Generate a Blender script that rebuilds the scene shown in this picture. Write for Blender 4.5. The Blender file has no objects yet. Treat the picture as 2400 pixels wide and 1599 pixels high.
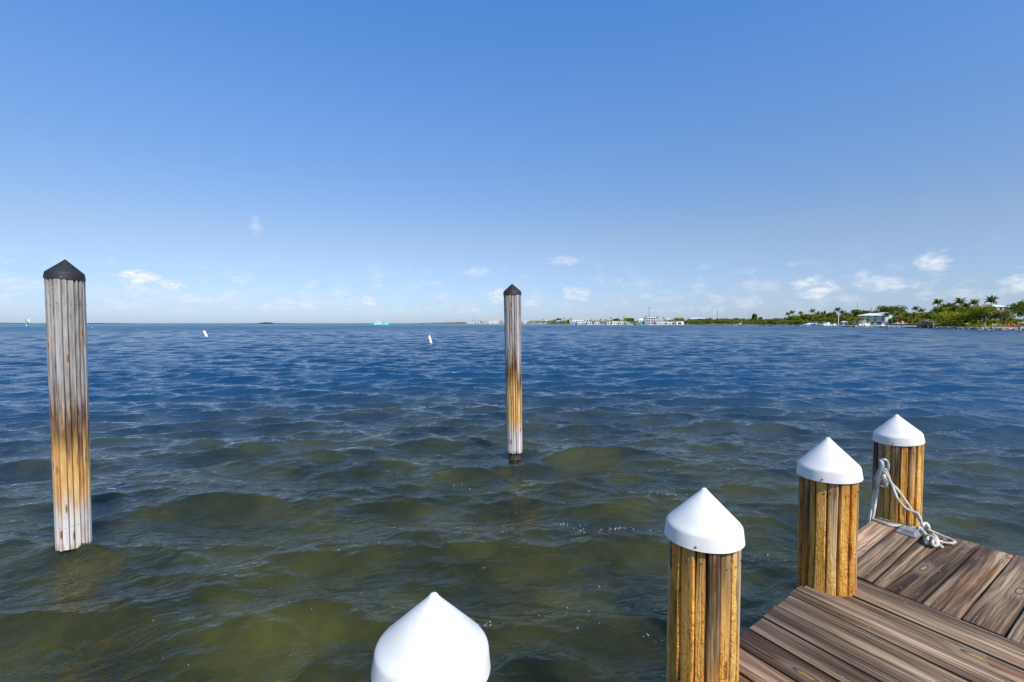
import bpy, bmesh, math, random
import numpy as np
from mathutils import Vector, Matrix, Quaternion

rnd = random.Random(7)
S = bpy.context.scene
COL = S.collection
R = math.radians

# ------------------------------------------------------------------ camera, sky, sun, exposure
EYE = 2.6
FPX = 1140.0                     # focal length in pixels of a 2400 wide frame
cam = bpy.data.cameras.new('camera')
cam.lens = FPX / 2400 * 36
cam.sensor_width = 36
cam.clip_start = 0.05
cam.clip_end = 40000
camo = bpy.data.objects.new('camera', cam)
COL.objects.link(camo)
camo.location = (0, 0, EYE)
camo.rotation_euler = (R(90 - 2.075), 0, 0)
S.camera = camo

SUN_EL, SUN_AZ = 46.0, 147.0     # azimuth clockwise from +Y
W = bpy.data.worlds.new('World')
S.world = W
W.use_nodes = True

sun = bpy.data.lights.new('sun', 'SUN')
sun.energy = 5.0
sun.angle = R(0.53)
sun.color = (1.0, 0.955, 0.88)
suno = bpy.data.objects.new('sun', sun)
COL.objects.link(suno)
sd = Vector((math.sin(R(SUN_AZ)) * math.cos(R(SUN_EL)), math.cos(R(SUN_AZ)) * math.cos(R(SUN_EL)), math.sin(R(SUN_EL))))
suno.rotation_euler = (-sd).to_track_quat('-Z', 'Y').to_euler()
suno.location = (20, -40, 60)

S.view_settings.view_transform = 'Standard'
S.view_settings.look = 'None'
S.view_settings.gamma = 1
S.view_settings.use_curve_mapping = False
S.view_settings.exposure = 0.0


# ------------------------------------------------------------------ node helpers
class NT:
    def __init__(s, tree):
        s.t = tree
        s.n = tree.nodes
        s.l = tree.links

    def node(s, typ, **kw):
        nd = s.n.new(typ)
        for k, v in kw.items():
            setattr(nd, k, v)
        return nd

    def put(s, sock, v):
        if v is None:
            return
        if isinstance(v, bpy.types.NodeSocket):
            s.l.new(v, sock)
        else:
            if isinstance(v, (tuple, list)) and sock.type == 'RGBA' and len(v) == 3:
                v = (*v, 1)
            sock.default_value = v

    def math(s, op, a, b=None, c=None, clamp=False):
        nd = s.node('ShaderNodeMath', operation=op, use_clamp=clamp)
        for i, v in enumerate((a, b, c)):
            s.put(nd.inputs[i], v)
        return nd.outputs[0]

    def add(s, a, b): return s.math('ADD', a, b)
    def sub(s, a, b): return s.math('SUBTRACT', a, b)
    def mul(s, a, b): return s.math('MULTIPLY', a, b)

    def sstep(s, x, a, b, lo=0.0, hi=1.0):
        nd = s.node('ShaderNodeMapRange', interpolation_type='SMOOTHSTEP')
        s.put(nd.inputs[0], x)
        s.put(nd.inputs[1], a)
        s.put(nd.inputs[2], b)
        s.put(nd.inputs[3], lo)
        s.put(nd.inputs[4], hi)
        return nd.outputs[0]

    def mix(s, f, a, b, blend='MIX'):
        nd = s.node('ShaderNodeMix', data_type='RGBA', blend_type=blend)
        s.put(nd.inputs[0], f)
        s.put(nd.inputs[6], a)
        s.put(nd.inputs[7], b)
        return nd.outputs[2]

    def comb(s, x, y, z):
        nd = s.node('ShaderNodeCombineXYZ')
        s.put(nd.inputs[0], x)
        s.put(nd.inputs[1], y)
        s.put(nd.inputs[2], z)
        return nd.outputs[0]

    def sep(s, v):
        nd = s.node('ShaderNodeSeparateXYZ')
        s.put(nd.inputs[0], v)
        return nd.outputs

    def noise(s, vec, scale, detail=3.0, rough=0.55, dist=0.0, dim='3D', w=None):
        nd = s.node('ShaderNodeTexNoise', noise_dimensions=dim)
        s.put(nd.inputs['Vector'], vec)
        s.put(nd.inputs['Scale'], scale)
        s.put(nd.inputs['Detail'], detail)
        s.put(nd.inputs['Roughness'], rough)
        s.put(nd.inputs['Distortion'], dist)
        if w is not None:
            s.put(nd.inputs['W'], w)
        return nd.outputs[0]

    def ramp(s, f, stops, interp='LINEAR'):
        nd = s.node('ShaderNodeValToRGB')
        cr = nd.color_ramp
        cr.interpolation = interp
        while len(cr.elements) < len(stops):
            cr.elements.new(0.5)
        for e, (p, c) in zip(cr.elements, stops):
            e.position = p
            e.color = (*c, 1) if len(c) == 3 else c
        s.put(nd.inputs[0], f)
        return nd.outputs[0]

    def bump(s, h, strength=0.3, dist=0.01, normal=None):
        nd = s.node('ShaderNodeBump')
        s.put(nd.inputs['Strength'], strength)
        s.put(nd.inputs['Distance'], dist)
        s.put(nd.inputs['Height'], h)
        if normal is not None:
            s.put(nd.inputs['Normal'], normal)
        return nd.outputs[0]


def mat(name):
    m = bpy.data.materials.new(name)
    m.use_nodes = True
    m.node_tree.nodes.clear()
    t = NT(m.node_tree)
    out = t.node('ShaderNodeOutputMaterial')
    return m, t, out


def principled(t, out, color, rough=0.6, metal=0.0, normal=None, spec=0.5, **kw):
    b = t.node('ShaderNodeBsdfPrincipled')
    t.put(b.inputs['Base Color'], color)
    t.put(b.inputs['Roughness'], rough)
    t.put(b.inputs['Metallic'], metal)
    t.put(b.inputs['Specular IOR Level'], spec)
    if normal is not None:
        t.put(b.inputs['Normal'], normal)
    for k, v in kw.items():
        t.put(b.inputs[k], v)
    t.l.new(b.outputs[0], out.inputs[0])
    return b


_plain = {}


def plain(name, color, rough=0.6, metal=0.0, var=0.12, scale=2.0, spec=0.4):
    if name in _plain:
        return _plain[name]
    m, t, out = mat(name)
    tc = t.node('ShaderNodeTexCoord').outputs['Object']
    n = t.noise(tc, scale, 4)
    lo = tuple(max(0, c * (1 - var * 1.4)) for c in color)
    hi = tuple(min(1, c * (1 + var)) for c in color)
    principled(t, out, t.mix(t.sstep(n, 0.3, 0.7), lo, hi), rough, metal, spec=spec)
    _plain[name] = m
    return m


# ------------------------------------------------------------------ the sky
def build_sky():
    t = NT(W.node_tree)
    t.n.clear()
    out = t.node('ShaderNodeOutputWorld')
    bg = t.node('ShaderNodeBackground')
    sky = t.node('ShaderNodeTexSky', sky_type='NISHITA')
    sky.sun_disc = False
    sky.sun_elevation = R(SUN_EL)
    sky.sun_rotation = R(SUN_AZ)
    sky.altitude = 0
    sky.air_density = 1.0
    sky.dust_density = 0.3
    sky.ozone_density = 3.0
    col = sky.outputs[0]
    # small fair weather clouds low above the horizon, all the way round
    d = t.node('ShaderNodeTexCoord').outputs['Generated']
    x, y, z = t.sep(d)
    az = t.mul(t.math('ARCTAN2', x, y), 57.2958)
    el = t.mul(t.math('ARCSINE', z), 57.2958)
    p = t.comb(t.mul(az, 1.0), t.mul(el, 1.9), 0.0)
    n1 = t.noise(p, 0.55, 6, 0.52, 0.25)
    n2 = t.noise(p, 0.16, 3, 0.5)
    n3 = t.noise(p, 1.5, 5, 0.6)
    # clear tropical air: cooler towards the horizon and a deeper blue overhead than the model gives
    gain = t.ramp(t.math('DIVIDE', el, 60.0, clamp=True), [(0.0, (0.65 / 2.4, 0.83 / 2.4, 1.37 / 2.4)), (0.05, (0.84 / 2.4, 0.93 / 2.4, 1.27 / 2.4)), (0.155, (1.14 / 2.4, 1.11 / 2.4, 1.20 / 2.4)),
                                                           (0.372, (1.10 / 2.4, 1.44 / 2.4, 1.80 / 2.4)), (0.56, (0.92 / 2.4, 1.61 / 2.4, 2.24 / 2.4))])
    col = t.mix(1.0, col, gain, 'MULTIPLY')
    vs = t.node('ShaderNodeVectorMath', operation='SCALE')
    t.put(vs.inputs[0], col)
    vs.inputs['Scale'].default_value = 2.0
    col = vs.outputs[0]
    # thin broken band
    band = t.mul(t.sstep(el, 0.2, 1.8), t.sstep(el, 8.5, 3.5))
    th = t.add(n1, t.mul(t.sub(n2, 0.5), 0.7))
    m = t.mul(t.mul(t.sstep(th, 0.50, 0.76), band), 0.32)
    # single clouds: azimuth, elevation, half width, half height, density
    fx = lambda px: math.degrees(math.atan((px - 1200) / FPX))

    def fe(px, py):
        v = math.tan(R(90 - 90)) if False else (758.2 - py) / FPX
        return math.degrees(math.atan(v * math.cos(R(fx(px)))))
    CL = [(325, 652, 62, 19, 1.15), (405, 668, 40, 14, .9), (330, 690, 120, 20, .42), (602, 532, 17, 20, .38), (866, 706, 22, 13, .8),
          (1168, 692, 24, 18, .85), (578, 647, 20, 9, .28), (1012, 665, 34, 8, .3), (1120, 638, 36, 12, .4), (1325, 612, 44, 12, .42),
          (1350, 690, 36, 18, .65), (1240, 711, 32, 9, .5), (1905, 676, 58, 26, .9), (2075, 664, 84, 22, .6), (2180, 616, 42, 32, .9),
          (2385, 664, 60, 22, .75), (2020, 642, 24, 11, .45), (1680, 702, 22, 14, .5), (1560, 703, 30, 10, .4), (1745, 712, 30, 12, .45),
          (1770, 672, 60, 16, .3), (1500, 665, 50, 12, .25), (60, 668, 90, 18, .4), (160, 640, 50, 14, .3), (690, 718, 80, 12, .45),
          (800, 708, 60, 10, .4), (2270, 690, 90, 14, .4), (540, 700, 60, 12, .4), (-160, 650, 120, 30, .7), (2600, 640, 120, 40, .8),
          (450, 700, 70, 12, .4), (1960, 700, 70, 10, .35)]
    wob = t.mul(t.sub(n1, 0.5), 2.7)
    wob = t.add(wob, t.mul(t.sub(n3, 0.5), 0.8))
    acc = None
    for (px, py, hw, hh, den) in CL:
        ca, ce = fx(px), fe(px, py)
        k = 57.3 / FPX * math.cos(R(ca)) ** 2
        ex = t.mul(t.sub(az, ca), 1 / (hw * k * 1.15))
        ey = t.mul(t.sub(el, ce), 1 / (hh * 57.3 / FPX * math.cos(R(ca)) * 1.15))
        q = t.add(t.mul(ex, ex), t.mul(ey, ey))
        q = t.sub(q, wob)
        v = t.mul(t.sstep(q, 1.05, -0.35), den)
        acc = v if acc is None else t.math('MAXIMUM', acc, v)
    cm = t.math('MAXIMUM', m, acc)
    lum = t.sstep(t.add(n3, t.mul(n1, 0.5)), 0.55, 0.95, 0.0, 1.0)
    cc = t.mix(lum, (5.4, 6.1, 7.2), (8.0, 8.1, 8.3))
    col = t.mix(t.mul(cm, 0.82), col, cc)
    t.l.new(col, bg.inputs[0])
    bg.inputs[1].default_value = 0.124
    t.l.new(bg.outputs[0], out.inputs[0])


build_sky()


# ------------------------------------------------------------------ mesh helpers
class MB:
    def __init__(s):
        s.v = []
        s.f = []

    def quad(s, a, b, c, d):
        i = len(s.v)
        s.v += [tuple(a), tuple(b), tuple(c), tuple(d)]
        s.f.append((i, i + 1, i + 2, i + 3))

    def tri(s, a, b, c):
        i = len(s.v)
        s.v += [tuple(a), tuple(b), tuple(c)]
        s.f.append((i, i + 1, i + 2))

    def box(s, c, d, rz=0.0, m=None):
        x, y, z = (q / 2 for q in d)
        M = Matrix.Translation(c) @ Matrix.Rotation(rz, 4, 'Z')
        if m is not None:
            M = m @ M
        i = len(s.v)
        for zz in (-z, z):
            for (a, b) in ((-x, -y), (x, -y), (x, y), (-x, y)):
                s.v.append(tuple(M @ Vector((a, b, zz))))
        s.f += [(i, i + 3, i + 2, i + 1), (i + 4, i + 5, i + 6, i + 7)]
        for k in range(4):
            s.f.append((i + k, i + (k + 1) % 4, i + 4 + (k + 1) % 4, i + 4 + k))
        return s

    def lathe(s, prof, n=24, c=(0, 0, 0), m=None):
        rows = []
        for (r, z) in prof:
            if r < 1e-6:
                p = Vector((c[0], c[1], c[2] + z))
                s.v.append(tuple(m @ p if m else p))
                rows.append([len(s.v) - 1])
            else:
                row = []
                for k in range(n):
                    a = 2 * math.pi * k / n
                    p = Vector((c[0] + r * math.cos(a), c[1] + r * math.sin(a), c[2] + z))
                    s.v.append(tuple(m @ p if m else p))
                    row.append(len(s.v) - 1)
                rows.append(row)
        for a, b in zip(rows, rows[1:]):
            if len(a) == 1 and len(b) == 1:
                continue
            for k in range(n):
                k2 = (k + 1) % n
                if len(a) == 1:
                    s.f.append((a[0], b[k2], b[k]))
                elif len(b) == 1:
                    s.f.append((a[k], a[k2], b[0]))
                else:
                    s.f.append((a[k], a[k2], b[k2], b[k]))
        return s

    def tube(s, pts, rad, n=6, caps=True):
        pts = [Vector(p) for p in pts]
        rads = rad if isinstance(rad, (list, tuple)) else [rad] * len(pts)
        rows = []
        up = None
        for i, p in enumerate(pts):
            tg = (pts[min(i + 1, len(pts) - 1)] - pts[max(i - 1, 0)]).normalized()
            if up is None:
                up = Vector((0, 0, 1)) if abs(tg.z) < 0.9 else Vector((1, 0, 0))
            a = (up - tg * up.dot(tg)).normalized()
            b = tg.cross(a)
            up = a
            row = []
            for k in range(n):
                an = 2 * math.pi * k / n
                s.v.append(tuple(p + (a * math.cos(an) + b * math.sin(an)) * rads[i]))
                row.append(len(s.v) - 1)
            rows.append(row)
        for a, b in zip(rows, rows[1:]):
            for k in range(n):
                s.f.append((a[k], a[(k + 1) % n], b[(k + 1) % n], b[k]))
        if caps:
            s.f.append(tuple(reversed(rows[0])))
            s.f.append(tuple(rows[-1]))
        return s

    def loft(s, rows, closed=False, caps=False):
        idx = []
        for r in rows:
            i = len(s.v)
            s.v += [tuple(p) for p in r]
            idx.append(list(range(i, i + len(r))))
        for a, b in zip(idx, idx[1:]):
            n = len(a)
            for k in range(n if closed else n - 1):
                s.f.append((a[k], a[(k + 1) % n], b[(k + 1) % n], b[k]))
        if caps:
            s.f.append(tuple(reversed(idx[0])))
            s.f.append(tuple(idx[-1]))
        return s

    def mesh(s, name, m=None, smooth=False):
        me = bpy.data.meshes.new(name)
        me.from_pydata(s.v, [], s.f)
        if m:
            me.materials.append(m)
        if smooth:
            me.polygons.foreach_set('use_smooth', [True] * len(me.polygons))
        me.update()
        return me


def tag(o, label=None, cat=None, group=None, kind=None):
    if label: o['label'] = label
    if cat: o['category'] = cat
    if group: o['group'] = group
    if kind: o['kind'] = kind
    return o


def obj(name, mb, m=None, parent=None, smooth=False, sharp=None):
    me = mb if isinstance(mb, bpy.types.Mesh) else mb.mesh(name, m, smooth)
    o = bpy.data.objects.new(name, me)
    COL.objects.link(o)
    if parent:
        o.parent = parent
    if sharp is not None and not isinstance(mb, bpy.types.Mesh):
        me.set_sharp_from_angle(angle=R(sharp))
    return o


def thing(name, label, cat, loc=(0, 0, 0), rz=0.0, group=None):
    o = bpy.data.objects.new(name, None)
    o.empty_display_size = 0.2
    COL.objects.link(o)
    o.location = loc
    o.rotation_euler = (0, 0, rz)
    return tag(o, label, cat, group)


def X(px, Y): return (px - 1200) / FPX * Y
def Z(py, Y): return EYE + (758.2 - py) / FPX * Y


_T = math.atan2(799.5 - 758.2, FPX)


def ray(px, py):
    a, b = (px - 1200) / FPX, (799.5 - py) / FPX
    return Vector((a, math.cos(_T) + b * math.sin(_T), -math.sin(_T) + b * math.cos(_T)))


def onz(px, py, z):
    d = ray(px, py)
    return Vector((0, 0, EYE)) + d * ((z - EYE) / d.z)


def ony(px, py, Y):
    d = ray(px, py)
    return Vector((0, 0, EYE)) + d * (Y / d.y)


# ------------------------------------------------------------------ water
def water_material():
    m, t, out = mat('sea_water')
    geo = t.node('ShaderNodeNewGeometry')
    pos = geo.outputs['Position']
    at = t.node('ShaderNodeAttribute', attribute_name='reach')
    reach = at.outputs['Fac']                     # metres from the dock
    x, y, z = t.sep(pos)
    # fine ripples
    xr = t.add(t.mul(x, 0.94), t.mul(y, 0.34))
    yr = t.sub(t.mul(y, 0.94), t.mul(x, 0.34))
    v1 = t.comb(t.mul(xr, 0.55), yr, 0.0)
    v2 = t.comb(t.mul(x, 0.6), y, 3.0)
    r1 = t.noise(v1, 7.0, 3, 0.5, 0.6)
    r2 = t.noise(v2, 17.0, 3, 0.5, 0.8)
    r3 = t.noise(v1, 2.2, 2, 0.5, 0.4)
    h = t.add(t.mul(r1, 0.034), t.add(t.mul(r2, 0.009), t.mul(r3, 0.035)))
    st = t.sstep(reach, 8.0, 160.0, 0.95, 0.55)
    bm = t.bump(h, st, 1.0)
    # body of the water: olive over the grass flats near the dock, bluer where it deepens
    patch = t.noise(t.comb(x, y, 0.0), 0.62, 4, 0.6)
    near = t.mix(t.sstep(patch, 0.36, 0.64), (0.028, 0.032, 0.012), (0.088, 0.086, 0.018))
    near = t.mix(t.mul(t.sstep(patch, 0.52, 0.66), t.sstep(reach, 6.0, 2.2)), near, (0.17, 0.155, 0.026))
    mid = (0.006, 0.042, 0.094)
    far = (0.030, 0.145, 0.185)
    body = t.mix(t.sstep(reach, 4.0, 24.0), near, mid)
    body = t.mix(t.sstep(reach, 180.0, 700.0), body, far)
    dif = t.node('ShaderNodeSubsurfaceScattering', falloff='BURLEY')   # murky water: light spreads before it comes back
    t.put(dif.inputs['Color'], body)
    dif.inputs['Scale'].default_value = 0.7
    dif.inputs['Radius'].default_value = (0.9, 1.0, 0.6)
    up = t.comb(0.0, 0.0, 1.0)
    t.put(dif.inputs['Normal'], up)
    tr = t.node('ShaderNodeBsdfTransparent')
    t.put(tr.inputs['Color'], (0.62, 0.66, 0.40))
    inner = t.node('ShaderNodeMixShader')
    t.put(inner.inputs[0], t.sstep(reach, 3.0, 25.0, 0.55, 0.0))
    t.l.new(dif.outputs[0], inner.inputs[1])
    rf = t.node('ShaderNodeBsdfRefraction')
    t.put(rf.inputs['Color'], (0.55, 0.60, 0.36))
    rf.inputs['IOR'].default_value = 1.333
    rf.inputs['Roughness'].default_value = 0.12
    t.put(rf.inputs['Normal'], bm)
    see = t.node('ShaderNodeMixShader')
    see.inputs[0].default_value = 0.5
    t.l.new(tr.outputs[0], see.inputs[1])
    t.l.new(rf.outputs[0], see.inputs[2])
    t.l.new(see.outputs[0], inner.inputs[2])
    gl = t.node('ShaderNodeBsdfGlossy')
    t.put(gl.inputs['Roughness'], t.sstep(reach, 10.0, 400.0, 0.04, 0.30))
    t.put(gl.inputs['Normal'], bm)
    fr = t.node('ShaderNodeFresnel')
    fr.inputs['IOR'].default_value = 1.42
    t.put(fr.inputs['Normal'], bm)
    fac = t.math('MINIMUM', fr.outputs[0], t.sstep(reach, 20.0, 300.0, 0.85, 0.42))
    mx = t.node('ShaderNodeMixShader')
    t.put(mx.inputs[0], fac)
    t.l.new(inner.outputs[0], mx.inputs[1])
    t.l.new(gl.outputs[0], mx.inputs[2])
    t.l.new(mx.outputs[0], out.inputs[0])
    return m


def wave_field():
    g = np.random.default_rng(5)
    lam = 0.095 * 1.042 ** np.arange(170)
    lam = lam[lam < 70]
    n = len(lam)
    spread = np.where(lam < 0.35, 0.75, np.where(lam < 4, 0.40, 0.45))
    th = -np.pi / 2 + 0.10 + g.normal(0, 1, n) * spread
    ph = g.uniform(0, 2 * np.pi, n)
    per_oct = math.log(2) / math.log(1.042)
    slope = np.interp(np.log(lam), np.log([.095, .25, .7, 1.6, 4, 10, 70]), [.045, .090, .140, .120, .065, .06, .06])
    ka = slope * math.sqrt(2 / per_oct) * g.uniform(.7, 1.3, n)
    return lam, th, ph, ka


def build_water():
    lam, th, ph, ka = wave_field()
    rs = [0.7]
    while rs[-1] < 14000:
        r = rs[-1]
        if r < 230:
            d = max(0.017, r * 0.0050)
        else:
            d = r * 0.0050 * (r / 230) ** 1.3
        rs.append(r + d)
    rs = np.array(rs)
    nc = 820
    an = np.linspace(R(-62), R(62), nc)
    rr, aa = np.meshgrid(rs, an, indexing='ij')
    px = (rr * np.sin(aa)).astype(np.float64)
    py = (rr * np.cos(aa)).astype(np.float64)
    cell = np.gradient(rs)
    z = np.zeros_like(px)
    ox = np.zeros_like(px)
    oy = np.zeros_like(px)
    for L, t, p, s in zip(lam, th, ph, ka):
        lo = np.clip((L / cell - 2.2) / 1.6, 0, 1)
        mx = np.maximum(2.6, rs * 0.045)
        hi = np.clip(1.6 - 0.6 * L / mx, 0, 1)
        w = lo * hi * np.clip((900 - rs) / 500, 0, 1)
        rows = np.nonzero(w > 0.001)[0]
        if not len(rows):
            continue
        a0, a1 = rows[0], rows[-1] + 1
        k = 2 * np.pi / L
        c, sn = math.cos(t), math.sin(t)
        q = k * (px[a0:a1] * c + py[a0:a1] * sn) + p
        A = (s / k) * w[a0:a1, None]
        z[a0:a1] += A * np.cos(q)
        sq = A * np.sin(q) * 0.95
        ox[a0:a1] -= c * sq
        oy[a0:a1] -= sn * sq
    V = np.stack([px + ox, py + oy, z], -1).reshape(-1, 3)
    nr = len(rs)
    i = np.arange(nr - 1)[:, None] * nc + np.arange(nc - 1)[None, :]
    F = np.stack([i, i + nc, i + nc + 1, i + 1], -1).reshape(-1, 4)[:, ::-1]
    # the sea beside and behind the dock: a coarse calm ring closing the sheet
    me = bpy.data.meshes.new('water')
    me.vertices.add(len(V))
    me.vertices.foreach_set('co', V.astype(np.float32).ravel())
    me.loops.add(F.size)
    me.loops.foreach_set('vertex_index', F.astype(np.int32).ravel())
    me.polygons.add(len(F))
    me.polygons.foreach_set('loop_start', np.arange(0, F.size, 4, dtype=np.int32))
    me.polygons.foreach_set('use_smooth', np.ones(len(F), bool))
    at = me.attributes.new('reach', 'FLOAT', 'POINT')
    at.data.foreach_set('value', rr.astype(np.float32).ravel())
    me.materials.append(water_material())
    me.update()
    me.validate()
    o = bpy.data.objects.new('water', me)
    COL.objects.link(o)
    tag(o, kind='structure')
    return rs, an


build_water()


def seabed():
    m, t, out = mat('sea_floor')
    tc = t.node('ShaderNodeTexCoord').outputs['Object']
    n = t.noise(tc, 0.8, 5, 0.6, 0.5)
    n2 = t.noise(tc, 4.0, 4, 0.6)
    c = t.ramp(t.add(t.mul(n, 0.75), t.mul(n2, 0.25)), [(0.32, (0.03, 0.035, 0.010)), (0.5, (0.10, 0.10, 0.022)), (0.62, (0.26, 0.22, 0.06)), (0.75, (0.34, 0.30, 0.10))])
    principled(t, out, c, 0.9)
    mb = MB()
    N = 60
    pts = {}
    for i in range(N + 1):
        for j in range(N + 1):
            u, v = i / N * 2 - 1, j / N * 2 - 1
            x = 60 * u * abs(u) ** 0.6
            y = 60 * v * abs(v) ** 0.6 + 8
            zz = -1.25 - 0.02 * max(0, y) + 0.10 * math.sin(x * 1.3 + math.sin(y * 0.9) * 2) * math.cos(y * 1.1)
            pts[i, j] = len(mb.v)
            mb.v.append((x, y, zz))
    for i in range(N):
        for j in range(N):
            mb.f.append((pts[i, j], pts[i + 1, j], pts[i + 1, j + 1], pts[i, j + 1]))
    o = obj('seabed', mb, m, smooth=True)
    tag(o, kind='structure')


seabed()


# ------------------------------------------------------------------ wood
def deck_wood():
    m, t, out = mat('weathered_deck_wood')
    tc = t.node('ShaderNodeTexCoord').outputs['Object']
    rn = t.node('ShaderNodeObjectInfo').outputs['Random']
    x, y, z = t.sep(tc)                        # x runs along the plank
    ofs = t.mul(rn, 57.0)
    u = t.add(x, ofs)
    # knots
    vor = t.node('ShaderNodeTexVoronoi', feature='F1', voronoi_dimensions='2D')
    kv = t.comb(t.mul(u, 1.15), t.add(t.mul(y, 3.6), t.mul(rn, 9.0)), 0.0)
    t.put(vor.inputs['Vector'], kv)
    vor.inputs['Scale'].default_value = 1.0
    kd = vor.outputs['Distance']
    kpick = t.sep(vor.outputs['Color'])[0]
    kon = t.sstep(kpick, 0.48, 0.50)
    kn = t.mul(t.sstep(kd, 0.26, 0.02), kon)
    # growth rings cut by the face of the board
    dep = t.add(t.mul(t.noise(t.comb(t.mul(u, 0.55), 0.0, ofs), 1.0, 2), 0.20), -0.055)
    yy = t.add(y, t.mul(t.sub(rn, 0.5), 0.16))
    yy = t.add(yy, t.mul(t.sub(t.noise(t.comb(t.mul(u, 1.3), t.mul(y, 3.0), ofs), 1.0, 3), 0.5), 0.022))
    rr = t.math('SQRT', t.add(t.mul(yy, yy), t.mul(dep, dep)))
    rr = t.add(rr, t.mul(kn, 0.045))
    ring = t.math('SINE', t.add(t.mul(rr, 250.0), t.mul(t.noise(t.comb(t.mul(u, 2.0), t.mul(y, 20.0), ofs), 1.0, 3), 7.0)))
    ring = t.add(t.mul(ring, 0.5), 0.5)
    fine = t.noise(t.comb(t.mul(u, 3.5), t.mul(yy, 170.0), ofs), 1.0, 4, 0.65)
    streak = t.noise(t.comb(t.mul(u, 0.9), t.mul(yy, 26.0), ofs), 1.0, 5, 0.6, 0.3)
    blot = t.noise(t.comb(t.mul(u, 1.5), t.mul(y, 7.0), ofs), 1.0, 4, 0.6)
    zone = t.noise(t.comb(t.mul(u, 0.45), t.mul(yy, 9.0), t.add(ofs, 2.0)), 1.0, 3, 0.5)
    mids = t.noise(t.comb(t.mul(u, 1.1), t.mul(yy, 78.0), t.add(ofs, 5.0)), 1.0, 4, 0.65)
    g = t.add(t.mul(streak, 0.36), t.add(t.mul(blot, 0.20), t.add(t.mul(fine, 0.18), t.mul(mids, 0.26))))
    g = t.add(g, t.mul(t.sub(zone, 0.5), 0.42))
    g = t.add(g, t.mul(t.sub(t.math('FRACT', t.mul(rn, 7.31)), 0.5), 0.13))
    c = t.ramp(g, [(0.34, (0.034, 0.022, 0.014)), (0.425, (0.100, 0.067, 0.043)), (0.495, (0.215, 0.150, 0.098)), (0.57, (0.39, 0.292, 0.195)), (0.68, (0.60, 0.50, 0.38))])
    hue = t.noise(t.comb(t.mul(u, 0.7), t.mul(y, 5.0), t.add(ofs, 4.0)), 1.0, 2)
    c = t.mix(t.sstep(hue, 0.48, 0.72, 0.0, 0.45), c, t.mix(1.0, c, (1.25, 0.80, 0.52), 'MULTIPLY'))
    c = t.mix(t.sstep(hue, 0.46, 0.26, 0.0, 0.5), c, t.mix(1.0, c, (0.92, 0.95, 1.04), 'MULTIPLY'))
    dark = t.mul(t.sstep(ring, 0.45, 0.98), 0.42)
    c = t.mix(dark, c, t.mix(1.0, c, (0.30, 0.27, 0.25), 'MULTIPLY'))
    c = t.mix(1.0, c, (1.05, 0.965, 0.87), 'MULTIPLY')
    crack = t.sstep(t.noise(t.comb(t.mul(u, 0.8), t.mul(yy, 58.0), t.add(ofs, 9.0)), 1.0, 3, 0.6), 0.60, 0.66)
    c = t.mix(t.mul(crack, 0.8), c, (0.020, 0.014, 0.010))
    c = t.mix(t.sstep(z, -0.002, -0.007), c, (0.022, 0.016, 0.012))      # black grime down in the joints, with the shade of the gaps painted in
    halo = t.mul(t.sstep(kd, 0.22, 0.06), kon)
    c = t.mix(t.mul(halo, 0.45), c, (0.34, 0.26, 0.17))
    kcore = t.mul(t.mul(t.sstep(t.add(kd, t.mul(t.sub(mids, 0.5), 0.05)), 0.064, 0.030), kon), 0.85)
    kcol = t.mix(t.sstep(t.noise(t.comb(t.mul(u, 30.0), t.mul(y, 60.0), 0.0), 1.0, 3), 0.4, 0.65), (0.46, 0.24, 0.07), (0.16, 0.08, 0.03))
    c = t.mix(kcore, c, kcol)
    rim = t.mul(t.mul(t.sstep(kd, 0.040, 0.062), t.sstep(kd, 0.085, 0.064)), kon)
    c = t.mix(t.mul(rim, 0.8), c, (0.035, 0.024, 0.018))
    h = t.add(t.mul(fine, 0.5), t.add(t.mul(ring, -0.28), t.mul(crack, -1.0)))
    bm = t.bump(h, 0.55, 0.0035)
    principled(t, out, c, 0.78, normal=bm, spec=0.25)
    return m


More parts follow.
